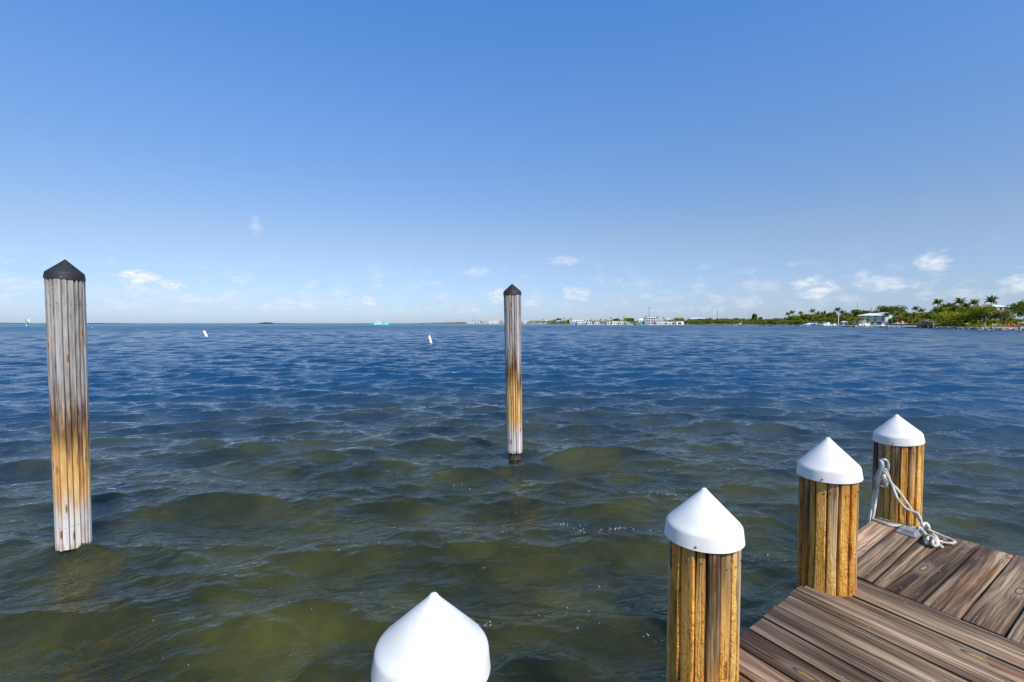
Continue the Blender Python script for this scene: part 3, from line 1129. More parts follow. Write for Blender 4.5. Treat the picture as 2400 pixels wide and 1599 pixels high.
def land_mat():
    m, t, out = mat('sand_and_scrub')
    tc = t.node('ShaderNodeTexCoord').outputs['Object']
    n = t.noise(tc, 0.12, 5, 0.6)
    n2 = t.noise(tc, 1.5, 4, 0.6)
    z = t.sep(tc)[2]
    sand = t.mix(n2, (0.42, 0.36, 0.27), (0.58, 0.52, 0.42))
    scr = t.mix(n, (0.035, 0.045, 0.012), (0.09, 0.09, 0.03))
    c = t.mix(t.sstep(t.add(z, t.mul(n, 0.8)), 1.45, 1.9), sand, scr)
    wet = t.sstep(z, 0.35, 0.12)
    c = t.mix(wet, c, (0.07, 0.055, 0.04))
    principled(t, out, c, 0.9)
    return m


def build_land():
    mb = MB()
    rows = []
    g = random.Random(2)
    pts = []
    for k in range(len(SHORE) - 1):
        (a, ya), (b, yb) = SHORE[k], SHORE[k + 1]
        n = max(2, int(abs(a - b) / 12))
        for i in range(n):
            q = i / n
            pts.append((a + (b - a) * q, ya + (yb - ya) * q))
    pts.append(SHORE[-1])
    for (px, Y) in pts:
        x, y = X(px, Y), Y
        d = Vector((x, y)).normalized()
        row = []
        for (dd, z) in ((-3, -0.6), (0, 0.02), (1.0, 0.75), (6, 0.95), (14, 1.2), (30, 1.9), (80, 2.6), (260, 2.6)):
            s_ = dd * (1 + Y / 900) if dd > 0 else dd
            row.append((x + d.x * s_ + g.uniform(-.3, .3), y + d.y * s_ + g.uniform(-.4, .4), z + g.uniform(-.05, .05)))
        rows.append(row)
    mb.loft(rows)
    mb.f = [tuple(reversed(f)) for f in mb.f]
    o = obj('shore', mb, land_mat(), smooth=True)
    tag(o, kind='structure')
    # very low far keys on the horizon
    mk = plain('distant_mangrove_green', (0.05, 0.075, 0.05), 0.9, 0, 0.3, 0.01)
    for (nm, lab, a, b, Y, hpx) in (('far_key', 0, -300, 205, 5200, 1.3), ('far_key', 1, 205, 1010, 7000, 0.9)):
        mb = MB()
        rows = []
        N = 90
        for i in range(N + 1):
            px = a + (b - a) * i / N
            hh = hpx / FPX * Y * (0.45 + 0.9 * max(0, math.sin(i * 0.21 + lab) * math.sin(i * 0.07 + 1))) + 1.0
            x = X(px, Y)
            rows.append([(x, Y, -1), (x, Y + 5, hh), (x, Y + 200, hh * 0.9), (x, Y + 260, -1)])
        mb.loft(rows)
        o = obj('low_key', mb, mk)
        tag(o, kind='structure')


build_land()


# ------------------------------------------------------------------ vegetation
def leaf_mat(name, lo, hi, trans=0.33):
    m, t, out = mat(name)
    geo = t.node('ShaderNodeNewGeometry')
    ri = geo.outputs['Random Per Island']
    tc = t.node('ShaderNodeTexCoord').outputs['Object']
    orr = t.node('ShaderNodeObjectInfo').outputs['Random']
    n = t.noise(tc, 0.5, 3)
    f = t.add(t.mul(ri, 0.6), t.mul(t.sstep(n, 0.3, 0.7), 0.4))
    c = t.mix(f, lo, hi)
    c = t.mix(t.mul(orr, 0.5), c, t.mix(1.0, c, (0.72, 0.82, 0.75), 'MULTIPLY'))
    d = t.node('ShaderNodeBsdfDiffuse')
    t.put(d.inputs[0], c)
    tr = t.node('ShaderNodeBsdfTranslucent')
    t.put(tr.inputs[0], c)
    mx = t.node('ShaderNodeMixShader')
    mx.inputs[0].default_value = trans
    t.l.new(d.outputs[0], mx.inputs[1])
    t.l.new(tr.outputs[0], mx.inputs[2])
    t.l.new(mx.outputs[0], out.inputs[0])
    return m


L_MID = leaf_mat('mid_green_leaves', (0.061, 0.089, 0.011), (0.308, 0.331, 0.035))
L_DARK = leaf_mat('dark_green_leaves', (0.03, 0.057, 0.009), (0.179, 0.223, 0.03))
L_OLIVE = leaf_mat('olive_leaves', (0.135, 0.142, 0.041), (0.386, 0.351, 0.095))
L_LIME = leaf_mat('yellow_green_leaves', (0.135, 0.169, 0.011), (0.444, 0.432, 0.03))
L_GREY = leaf_mat('silver_grey_leaves', (0.149, 0.162, 0.108), (0.458, 0.446, 0.311))
L_PALM = leaf_mat('palm_fronds', (0.081, 0.108, 0.019), (0.315, 0.317, 0.074))
L_YPALM = leaf_mat('yellowed_palm_fronds', (0.18, 0.15, 0.02), (0.46, 0.38, 0.07))
L_MANG = leaf_mat('mangrove_leaves', (0.051, 0.084, 0.011), (0.265, 0.29, 0.041))
M_BARK = plain('grey_brown_bark', (0.16, 0.12, 0.085), 0.9, 0, 0.3, 6)
M_PALMBARK = plain('pale_palm_bark', (0.27, 0.23, 0.18), 0.9, 0, 0.25, 5)


def leaves(mb, g, lobes, n, size):
    """lobes: (centre, radii); leaf clumps scattered through the outer shell of each"""
    vols = [l[1][0] * l[1][1] * l[1][2] for l in lobes]
    vols = [v ** 0.67 for v in vols]
    tot = sum(vols)
    for (c, r), v in zip(lobes, vols):
        for _ in range(max(3, int(n * v / tot))):
            d = Vector((g.gauss(0, 1), g.gauss(0, 1), g.gauss(0, 1))).normalized()
            if d.z < -0.35:
                d.z *= -0.6
                d.normalize()
            rr = 1 - abs(g.gauss(0, 0.20))
            p = Vector((c[0] + d.x * r[0] * rr, c[1] + d.y * r[1] * rr, c[2] + d.z * r[2] * rr))
            nn = (d + Vector((g.uniform(-.6, .6), g.uniform(-.6, .6), g.uniform(-.2, .9)))).normalized()
            a = nn.orthogonal().normalized()
            a = Quaternion(nn, g.uniform(0, 6.28)) @ a
            b = nn.cross(a)
            s_ = size * g.uniform(0.6, 1.35)
            h = s_ * g.uniform(0.5, 0.8)
            mb.quad(p - a * s_ * .5 - b * h * .5, p + a * s_ * .5 - b * h * .35 + nn * s_ * .12, p + a * s_ * .5 + b * h * .5, p - a * s_ * .35 + b * h * .5 + nn * s_ * .12)


def crown_lobes(g, w, d, z0, z1, n):
    out = [((0, 0, (z0 + z1) / 2 + (z1 - z0) * 0.05), (w * 0.36, d * 0.36, (z1 - z0) * 0.42))]
    for k in range(n):
        a = 6.283 * k / n + g.uniform(-.5, .5)
        q = g.uniform(0.18, 0.34)
        zz = z0 + (z1 - z0) * g.uniform(0.28, 0.78)
        out.append(((math.cos(a) * w * q, math.sin(a) * d * q, zz), (w * g.uniform(.14, .24), d * g.uniform(.14, .24), (z1 - z0) * g.uniform(.18, .28))))
    return out


def tree(label, pl, pr, pt, Y, lm, n=1300, leaf=0.55, bot=0.18, seed=1, name='broadleaf_tree', base=1.2, group=None, lob=9):
    g = random.Random(seed * 13 + 5)
    cx = (pl + pr) / 2
    w = (pr - pl) / FPX * Y
    top = Z(pt, Y) - base
    root = thing(name, label, 'tree', (X(cx, Y), Y, base), g.uniform(0, 0.4), group)
    mb = MB()
    z0 = top * bot
    lobes = crown_lobes(g, w, w * 0.9, z0, top, lob)
    leaves(mb, g, lobes, n, leaf * (Y / 220) ** 0.6)
    obj('crown', mb, lm, root)
    tb = MB()
    r0 = max(0.12, w * 0.022)
    tb.tube([(0, 0, -0.4), (0.1, 0, top * 0.25), (0.0, 0.1, top * 0.5), (0.1, 0, top * 0.75)], [r0, r0 * .8, r0 * .55, r0 * .2], 7)
    for c, r in lobes[1:7]:
        s0 = Vector((0.05, 0, top * g.uniform(.2, .4)))
        e = Vector(c)
        tb.tube([s0, s0.lerp(e, .5) + Vector((0, 0, -top * .04)), e], [r0 * .5, r0 * .33, r0 * .12], 5)
    obj('trunk', tb, M_BARK, root, smooth=True)
    return root


def frond_mesh(L, droop, seed, name):
    g = random.Random(seed)
    mb = MB()
    N = 11
    sp = []
    for k in range(N + 1):
        q = k / N
        ang = 0.55 - droop * q ** 1.3
        if k == 0:
            p = Vector((0, 0, 0))
        else:
            p = sp[-1] + Vector((math.cos(ang), 0, math.sin(ang))) * (L / N)
        sp.append(p)
    mb.tube(sp, [0.045 * (1 - 0.85 * k / N) for k in range(N + 1)], 4)
    for k in range(1, N + 1):
        q = k / N
        tg = (sp[k] - sp[k - 1]).normalized()
        ll = L * 0.30 * (math.sin(math.pi * min(1, q * 0.85 + 0.12))) ** 0.6
        for s_ in (-1, 1):
            for h in (0, 0.5):
                p = sp[k - 1].lerp(sp[k], h)
                d = (Vector((0, s_, 0)) * 0.8 + tg * 0.65 + Vector((0, 0, -0.35 - g.uniform(0, .35)))).normalized()
                wv = tg * (L / N * 0.36)
                mb.tri(p - wv, p + wv, p + d * ll * g.uniform(.8, 1.1))
    return mb


FRONDS = {}


def frond_set(kind):
    if kind not in FRONDS:
        m = {'g': L_PALM, 'y': L_YPALM}[kind]
        FRONDS[kind] = [frond_mesh(1.0, d, 3 + i, 'frond').mesh('frond', m) for i, d in enumerate((0.9, 1.5, 2.2, 2.7))]
    return FRONDS[kind]


def palm(label, px, pt, Y, base=1.3, L=2.9, kind='g', n=15, seed=1, parts=True, name='palm_tree', group=None, lean=None, trunk_r=0.16):
    g = random.Random(seed * 7 + 3)
    top = Z(pt, Y) - base - L * 0.35
    top = max(top, 1.2)
    lx = g.uniform(-.07, .07) * top if lean is None else lean
    root = thing(name, label, 'palm tree', (X(px, Y) - lx, Y, base), 0, group)
    mb = MB()
    mb.tube([(0, 0, -0.5), (lx * .25, 0, top * .35), (lx * .6, 0, top * .7), (lx, 0, top)], [trunk_r * 1.3, trunk_r, trunk_r * .85, trunk_r * .8], 7)
    obj('trunk', mb, M_PALMBARK, root, smooth=True)
    fs = frond_set(kind)
    acc = MB()
    for k in range(n):
        up = (k % 7) / 6
        a = k * 2.399 + g.uniform(-.2, .2)
        me = fs[min(3, int((1 - up) * 3.99))]
        M = Matrix.Translation((lx, 0, top)) @ Matrix.Rotation(a, 4, 'Z') @ Matrix.Rotation(R(-8 - 42 * up + g.uniform(-8, 8)), 4, 'Y') @ Matrix.Scale(L * g.uniform(.85, 1.1), 4)
        if parts:
            o = obj('frond', me, None, root)
            o.matrix_local = M
        else:
            i = len(acc.v)
            acc.v += [tuple(M @ v.co) for v in me.vertices]
            acc.f += [tuple(i + q for q in p.vertices) for p in me.polygons]
    if not parts:
        obj('crown', acc, L_PALM if kind == 'g' else L_YPALM, root)
    return root


def thicket(name, a, b, top, lm, n, leaf, seed, dy=(4, 30), drop=0.0, lab=None, base=1.0):
    """a mass of shrubs nobody could count; top(px) gives the pixel height of its outline"""
    g = random.Random(seed)
    mb = MB()
    step = 7.0
    px = a
    lobes = []
    while px < b:
        Y = shoreY(px) + dy[0]
        for row in range(3):
            yy = Y + (dy[1] - dy[0]) * row / 2
            ht = (Z(top(px), yy) - base) * (0.62 + 0.19 * row) * g.uniform(0.86, 1.06)
            if ht < 0.5:
                ht = 0.5
            w = step / FPX * yy * g.uniform(0.8, 1.4)
            c = (X(px + g.uniform(-3, 3), yy), yy + g.uniform(-2, 2), base + ht * 0.5 - drop)
            lobes.append((c, (w, w * 0.9, ht * 0.52)))
        px += step * g.uniform(0.7, 1.2)
    leaves(mb, g, lobes, n, leaf)
    o = obj(name, mb, lm)
    tag(o, lab, 'shrubs', kind='stuff')


def interp(pts):
    def f(px):
        if px <= pts[0][0]: return pts[0][1]
        for (a, ya), (b, yb) in zip(pts, pts[1:]):
            if a <= px <= b:
                return ya + (yb - ya) * (px - a) / (b - a)
        return pts[-1][1]
    return f


thicket('mangrove_shrubs', 1612, 1890, interp([(1612, 749), (1640, 747), (1670, 745), (1720, 746), (1760, 747), (1800, 748), (1830, 744), (1850, 742), (1890, 739)]), L_MANG, 15000, 1.3, 3, (3, 40), lab='low green mangrove belt along the shore left of the beach')
thicket('mangrove_shrubs', 1285, 1340, interp([(1285, 757.5), (1300, 754), (1330, 753), (1340, 755)]), L_MANG, 1100, 1.6, 4, (2, 25), lab='low green mangrove patch in front of the distant white houses')
thicket('mangrove_shrubs', 995, 1094, interp([(995, 757.6), (1030, 756.6), (1060, 755.4), (1080, 754.8), (1094, 756)]), L_MANG, 1500, 2.3, 5, (2, 60), lab='thin low green point of land left of the distant houses')
thicket('undergrowth', 1855, 2010, interp([(1855, 743), (1880, 735), (1920, 733), (1960, 735), (1990, 738), (2010, 745)]), L_MID, 8000, 1.15, 6, (45, 75), lab='dark green growth behind the palms and lifted boats')
thicket('undergrowth', 2085, 2290, interp([(2085, 740), (2105, 727), (2140, 730), (2168, 730), (2185, 724), (2205, 721), (2240, 718), (2290, 719)]), L_MID, 9000, 1.05, 7, (35, 60), lab='mixed green growth under the palms right of the mint building')
thicket('undergrowth', 2180, 2430, interp([(2180, 756), (2240, 752), (2300, 750), (2430, 745)]), L_MID, 6000, 0.7, 8, (12, 26), lab='dark shade growth at the foot of the trees behind the seawall')
thicket('town_trees', 1230, 1300, interp([(1230, 755), (1245, 752), (1262, 751), (1300, 748.5)]), L_MID, 1100, 1.9, 9, (8, 50), lab='green garden growth behind the most distant white houses')
thicket('town_trees', 1300, 1480, interp([(1300, 749), (1325, 748.5), (1345, 751), (1375, 751.5), (1400, 750.5), (1430, 750), (1440, 747.5), (1455, 748), (1480, 746)]), L_MID, 2400, 1.4, 10, (25, 70), lab='green garden growth behind the long row of white houses')
thicket('town_trees', 1480, 1620, interp([(1480, 749), (1500, 751), (1540, 750), (1560, 751), (1575, 746.5), (1608, 746), (1620, 748)]), L_MID, 2000, 1.3, 11, (22, 60), lab='green garden growth behind the three storey balcony house')

tree('large dark green tree at the right edge beyond the white roof', 2357, 2470, 706, 216, L_DARK, 2600, .62, seed=1, lob=13, bot=.08)
tree('tall dark green tree partly cut by the right frame edge', 2385, 2480, 703, 232, L_DARK, 1800, .65, seed=2, bot=.1)
tree('wide round mid green tree behind the two green topped pilings', 2270, 2344, 711.5, 206, L_MID, 2600, .50, seed=3, lob=12, bot=.05)
tree('olive rounded tree between the round green tree and the dark tree', 2331, 2374, 724, 200, L_OLIVE, 1500, .46, seed=4, bot=.10)
tree('bright yellow green feathery tree right of the silvery bush', 2184, 2264, 728, 226, L_LIME, 2200, .42, seed=5, lob=12, bot=.10)
tree('shaded mid green tree between the feathery tree and the round tree', 2238, 2292, 731, 214, L_MID, 1500, .5, seed=6, bot=.05)
tree('green crown below the isolated dark palm, behind the feathery tree', 2188, 2234, 715.5, 290, L_MID, 1500, .6, seed=41, bot=.1)
tree('green crown under the broad palm by the dark pole', 2226, 2274, 712.5, 275, L_MID, 1600, .6, seed=42, bot=.1)
tree('green crown between the pole palm and the bushy palm', 2258, 2308, 712.5, 262, L_OLIVE, 1500, .55, seed=43, bot=.1)
tree('green crown rising behind the orange hut', 2098, 2136, 727, 345, L_MID, 1200, .65, seed=44, bot=.1)
tree('silvery grey leaved bush above the dark rocks', 2160, 2192, 748.5, 246, L_GREY, 900, .42, seed=7, name='seaside_bush', bot=.15)
tree('small yellow green tree above the hedge by the right hand green piling', 2314, 2340, 747, 194, L_LIME, 500, .38, seed=8, bot=.3)
tree('broad dark tree crown behind the right end of the mint building', 2046, 2118, 716, 366, L_DARK, 2000, .62, seed=9, lob=12)
tree('broad dark tree crown behind the left end of the mint building', 1991, 2036, 724.5, 375, L_DARK, 1300, .62, seed=10)
tree('mid green tree crown rising just above the mint building roof', 2026, 2062, 727, 380, L_MID, 900, .62, seed=11)
tree('deep green tree standing over the covered boat', 1876, 1904, 736, 424, L_DARK, 1000, .6, seed=12, bot=.02)
tree('rounded bright green tree between flagpole and the dark tree', 1843, 1884, 738, 452, L_MID, 1400, .6, seed=13, bot=.03)
tree('low rounded green tree left of the flagpole', 1800, 1838, 746, 470, L_MID, 900, .6, seed=14, bot=.03)
tree('dark tree crown just left of the tall palm by the white mast', 1938, 1960, 729.5, 425, L_DARK, 700, .6, seed=15)
tree('dark tree crown just right of the tall palm by the white mast', 1966, 1990, 731, 420, L_DARK, 700, .6, seed=16)
tree('tall thin dark feathery tree above the mangroves behind the brown pier', 1759, 1776, 734, 560, L_DARK, 500, .7, seed=17, bot=.2, lob=7, name='pine_tree')
tree('short dark feathery tree right of the tall thin one behind the brown pier', 1775, 1787, 743, 560, L_DARK, 260, .7, seed=18, bot=.2, lob=5, name='pine_tree')
for (lab, a, b, t_, Y, s_) in (('pointed dark conifer top left of three above the palm grove', 1915.5, 1919.5, 728, 450, 19), ('pointed dark conifer top, tallest above the palm grove', 1929.5, 1934.5, 726.8, 450, 20), ('smallest pointed dark conifer top above the palm grove', 1923, 1927, 730, 455, 21)):
    tree(lab, a, b, t_, Y, L_DARK, 160, .7, seed=s_, bot=.4, lob=4, name='pine_tree')
for (lab, a, b, t_, Y, s_, lm) in (
        ('round green tree above the long white row of houses', 1462, 1480, 744.5, 930, 31, L_MID), ('dark round tree left of the grey gabled house', 1470, 1488, 745, 860, 32, L_DARK),
        ('dark green tree behind the white gables in mid town', 1436, 1454, 746, 950, 33, L_DARK), ('broad green tree left of the single white mast', 1578, 1606, 744.5, 850, 34, L_MID),
        ('green tree just right of the low mangrove patch', 1329, 1346, 749, 980, 35, L_MID), ('small tree beside the farthest white gables', 1290, 1303, 749, 1420, 36, L_MID),
        ('tuft of trees above the balcony house', 1300, 1318, 746, 1250, 37, L_DARK)):
    tree(lab, a, b, t_, Y, lm, 420, .75, seed=s_, base=1.5)

G_P = 'palm trees along the far shore'
PALMS = [('palm at the left end of the grove above the bright green tree', 1846, 735, 470, 3.2, 'g'), ('palm next to the leftmost palm, taller, by a utility pole', 1856, 731.5, 480, 3.2, 'g'), ('dark palm under the brown pole left of the conifers', 1876, 733, 470, 3.0, 'g'),
         ('palm top left of the pointed conifers', 1903, 728, 450, 3.4, 'g'), ('yellowing palm above the covered boat', 1900, 744, 420, 3.0, 'y'), ('yellow palm in the shade of the grove above the boat canopy', 1916, 735, 430, 2.7, 'y'),
         ('palm in the middle of the grove behind the boat canopy', 1928, 740, 420, 2.9, 'g'), ('tallest palm behind the thick white mast', 1962, 725, 405, 3.6, 'g'), ('palm right of the thick white mast', 1974, 731, 400, 3.2, 'g'),
         ('low golden palm behind the screened shelter', 1985, 744, 350, 2.8, 'y'), ('low palm left of the mint building behind the shelter', 1992, 739, 365, 3.0, 'g'), ('golden palm in front of the left end of the mint building', 2004, 745, 345, 2.7, 'y'),
         ('green palm between shelter and white boat', 1998, 748, 340, 2.6, 'g'), ('yellow palm touching the left wall of the mint building', 2014, 747, 340, 2.6, 'y'), ('short palm in front of the mint wall below its windows', 2034, 749, 332, 2.0, 'y'),
         ('slim palm before the corner where mint wall turns white', 2077, 736, 305, 2.6, 'g'), ('palm over the right end of the white wall', 2090, 733, 320, 2.9, 'g'), ('yellow green palm right of the white wall above the orange hut', 2103, 735, 310, 3.0, 'y'),
         ('palm leaning over the orange thatched hut', 2112, 728, 330, 3.0, 'g'), ('low golden palm right of the blue umbrellas', 2134, 752, 285, 2.6, 'y'), ('golden palm left of the silvery bush', 2150, 750, 272, 2.6, 'y'),
         ('mid height palm above the golden palms', 2126, 738, 310, 2.9, 'g'), ('palm with dry fronds above the golden palms, nearer the silvery bush', 2143, 738, 300, 2.9, 'y'), ('palm top rising in the gap left of the tallest shore palm', 2145, 722, 330, 3.1, 'g'),
         ('lower palm top right of the one in the gap', 2159, 727, 330, 2.8, 'g'), ('isolated dark palm crown standing high against the sky', 2196, 707, 285, 3.4, 'g'), ('small palm top just right of the isolated dark crown', 2212, 717, 290, 2.6, 'g'),
         ('palm between the isolated crown and the broad palm by the pole', 2224, 715, 280, 2.9, 'g'), ('broad palm beside the dark pole above the feathery tree', 2247, 705, 262, 3.5, 'g'), ('lower palm right of the dark pole', 2263, 716, 262, 2.9, 'g'),
         ('palm top between the pole palm and the bushy palm', 2281, 708, 258, 3.0, 'g'), ('bushy palm with long drooping fronds left of the white roof', 2321, 702, 250, 3.6, 'g'), ('low palm with pale fronds under the isolated crown', 2206, 726, 262, 2.9, 'y'),
         ('low palm behind the feathery tree near the white stub pole', 2236, 722, 255, 2.8, 'g')]
for i, (lab, px, pt, Y, L, k) in enumerate(PALMS):
    palm(lab, px, pt, Y, 1.5, L * 1.12, k, 21, seed=i, group=G_P)
TP = [('tiny palm above the leftmost low houses of the town', 1107, 750, 1600, 'g'), ('pair palm, left one behind the beige flat roofed house', 1114, 750.5, 1600, 'g'), ('palm before the white two storey house left of the mid piling', 1157, 752, 1520, 'g'),
      ('small palm right of the mid frame piling', 1253, 751, 1400, 'y'), ('leafy palm by the little blue house', 1244, 752, 1400, 'g'), ('golden palm just left of the distant balcony house', 1272, 748, 1320, 'y'),
      ('dark palm above the pale blue roof', 1322, 745, 1100, 'g'), ('palm right of the pale blue roof', 1337, 746, 1050, 'g'), ('yellow palms front plant by the white trailer house', 1384, 750, 900, 'y'),
      ('second yellow palm by the trailer house, shorter', 1394, 751.5, 900, 'y'), ('bushy golden palm in the gap of the long white row', 1408, 748.5, 880, 'y'), ('dark palm right of the bushy golden palm', 1420, 749.5, 880, 'g'),
      ('dark palm top above the long white row', 1432, 744.5, 930, 'g'), ('palm top on the ridge left of the round town tree', 1462, 742.5, 940, 'g'), ('golden palm touching the balcony house on its right', 1540, 743.5, 800, 'y'),
      ('palm in front of the balcony house by the parked car', 1520, 752, 785, 'y'), ('dark palm left of the far gabled house', 1555, 745, 850, 'g'), ('dark palm tuft above the balcony house roof', 1514, 742, 860, 'g')]
for i, (lab, px, pt, Y, k) in enumerate(TP):
    palm(lab, px, pt, Y, 1.5, 3.4, k, 12, seed=90 + i, parts=False, trunk_r=0.25)

# hedge and seawall rocks
g_ = random.Random(9)


def hedge():
    mb = MB()
    lobes = []
    px = 2270
    while px < 2460:
        Y = shoreY(px) + 9
        top = Z(761.3 if px < 2305 else 763, Y)
        lobes.append(((X(px, Y), Y, (top + 1.0) / 2), (0.9, 1.0, (top - 1.0) / 2 * 1.05)))
        px += 4
    leaves(mb, g_, lobes, 3600, 0.28)
    o = obj('clipped_hedge', mb, L_LIME)
    tag(o, 'long low clipped yellow green hedge behind the seawall', 'hedge')


hedge()


def rock_mesh(seed):
    g = random.Random(seed)
    mb = MB()
    rows = []
    for k in range(5):
        ph = -math.pi / 2 + math.pi * k / 4
        row = []
        for j in range(7):
            a = 6.283 * j / 7
            r = math.cos(ph) * g.uniform(.75, 1.15) if 0 < k < 4 else 0.15
            row.append((math.cos(a) * r, math.sin(a) * r * .8, math.sin(ph) * g.uniform(.5, .75)))
        rows.append(row)
    mb.loft(rows, closed=True, caps=True)
    return mb


M_ROCK = plain('pale_coral_rock', (0.42, 0.36, 0.30), 0.9, 0, 0.35, 0.8)
M_DROCK = plain('dark_wet_rock', (0.035, 0.030, 0.026), 0.8, 0, 0.4, 1.0)
M_CONC = plain('pale_concrete', (0.58, 0.52, 0.46), 0.9, 0, 0.15, 0.4)
RM = [rock_mesh(i).mesh('rock', M_ROCK) for i in range(4)]
RD = [rock_mesh(i + 9).mesh('rock', M_DROCK) for i in range(3)]


def rocks():
    g = random.Random(77)
    wall = thing('seawall', 'low seawall of pale coral rocks running under the hedge to the right edge', 'seawall', (0, 0, 0))
    mb = MB()
    rows = []
    for px in range(2205, 2500, 8):
        Y = shoreY(px) + 0.6
        x = X(px, Y)
        rows.append([(x, Y, 0.75), (x, Y, 1.22), (x + .5, Y + 1.3, 1.24), (x + .5, Y + 1.3, .5)])
    mb.loft(rows)
    obj('cap_slab', mb, M_CONC, wall)
    px = 2196
    while px < 2470:
        for lv in range(2):
            Y = shoreY(px) - 0.2 - 0.9 * (1 - lv) * g.random()
            o = obj('rock', g.choice(RM if g.random() < .75 else RD), None, wall)
            s_ = g.uniform(0.35, 0.75)
            o.scale = (s_ * 1.3, s_, s_ * .8)
            o.location = (X(px + g.uniform(-2, 2), Y), Y, 0.12 + lv * 0.5)
            o.rotation_euler = (g.uniform(-.4, .4), g.uniform(-.4, .4), g.uniform(0, 6))
        px += g.uniform(3.2, 5.6)
    r2 = thing('rock_bank', 'dark rocks and roots under the silvery bush', 'rocks', (0, 0, 0))
    px = 2150
    while px < 2196:
        Y = shoreY(px) + 1.0
        for lv in range(3):
            o = obj('rock', g.choice(RD), None, r2)
            s_ = g.uniform(0.5, 1.1)
            o.scale = (s_ * 1.2, s_, s_ * .9)
            o.location = (X(px, Y + lv), Y + lv, 0.2 + lv * .55)
            o.rotation_euler = (g.uniform(-.4, .4), g.uniform(-.4, .4), g.uniform(0, 6))
        px += g.uniform(4, 6)
    r3 = thing('rock_bank', 'low dark rock pile at the waterline before the screened shelter', 'rocks', (0, 0, 0))
    px = 1979
    while px < 2002:
        Y = shoreY(px) - 1.2
        for lv in range(2):
            o = obj('rock', g.choice(RD), None, r3)
            s_ = g.uniform(0.5, 0.9)
            o.scale = (s_ * 1.5, s_, s_ * .7)
            o.location = (X(px, Y + lv), Y + lv, 0.2 + lv * .3)
            o.rotation_euler = (g.uniform(-.4, .4), g.uniform(-.4, .4), g.uniform(0, 6))
        px += g.uniform(2.5, 4)


rocks()

# ------------------------------------------------------------------ buildings
M_WHITE = plain('white_stucco', (0.78, 0.76, 0.73), 0.7, 0, 0.06, 0.3)
M_CREAM = plain('cream_stucco', (0.66, 0.58, 0.44), 0.7, 0, 0.08, 0.3)
M_BEIGE = plain('beige_stucco', (0.58, 0.52, 0.40), 0.7, 0, 0.08, 0.3)
M_PINK = plain('pale_pink_stucco', (0.70, 0.56, 0.50), 0.7, 0, 0.08, 0.3)
M_GREY = plain('grey_siding', (0.36, 0.37, 0.40), 0.7, 0, 0.1, 0.3)
M_LGREY = plain('light_grey_siding', (0.55, 0.56, 0.60), 0.7, 0, 0.1, 0.3)
M_ORANGE = plain('orange_cream_stucco', (0.74, 0.50, 0.28), 0.7, 0, 0.08, 0.3)
M_MINT = plain('mint_green_stucco', (0.46, 0.62, 0.53), 0.75, 0, 0.05, 0.3)
M_MINTW = plain('pale_mint_stucco', (0.70, 0.80, 0.73), 0.75, 0, 0.05, 0.3)
M_RWHITE = plain('white_metal_roof', (0.72, 0.70, 0.68), 0.5, 0, 0.08, 0.5)
M_RBLUE = plain('pale_blue_metal_roof', (0.52, 0.60, 0.72), 0.5, 0, 0.08, 0.5)
M_RTAN = plain('tan_shingle_roof', (0.42, 0.33, 0.25), 0.85, 0, 0.15, 0.8)
M_RGREY = plain('grey_metal_roof', (0.48, 0.47, 0.48), 0.6, 0, 0.1, 0.5)
M_GLASS = plain('dark_window_glass', (0.025, 0.032, 0.042), 0.12, 0, 0.2, 0.5, 0.5)
M_TRIM = plain('white_trim', (0.78, 0.78, 0.77), 0.6, 0, 0.04, 1)


def roof_mb(kind, w, d, z, h, ov=0.5):
    mb = MB()
    a, b = w / 2 + ov, d / 2 + ov
    if kind == 'flat':
        mb.box((0, 0, z + 0.2), (w + 2 * ov, d + 2 * ov, 0.4))
    elif kind == 'hip':
        r = max(0.2, a - b * 0.9)
        lo = [(-a, -b, z), (a, -b, z), (a, b, z), (-a, b, z)]
        lo0 = [(p[0], p[1], z - .2) for p in lo]
        mb.f.append((0, 3, 2, 1))
        mb.v += lo0 + lo + [(-r, 0, z + h), (r, 0, z + h)]
        mb.f += [(0, 1, 5, 4), (1, 2, 6, 5), (2, 3, 7, 6), (3, 0, 4, 7), (4, 5, 9, 8), (5, 6, 9), (6, 7, 8, 9), (7, 4, 8)]
    elif kind == 'gable':        # ridge along x
        for s_ in (-1, 1):
            mb.v += []
        sec = lambda x: [(x, -b, z - .15), (x, -b, z), (x, 0, z + h), (x, b, z), (x, b, z - .15), (x, 0, z + h - .2)]
        mb.loft([sec(-a), sec(a)], closed=True, caps=True)
    elif kind == 'front':        # gable end faces the water
        sec = lambda y: [(-a, y, z - .15), (-a, y, z), (0, y, z + h), (a, y, z), (a, y, z - .15), (0, y, z + h - .2)]
        mb.loft([sec(b), sec(-b)], closed=True, caps=True)
        mb.tri((-w / 2, -d / 2, z), (w / 2, -d / 2, z), (0, -d / 2, z + h * .92))
    return mb


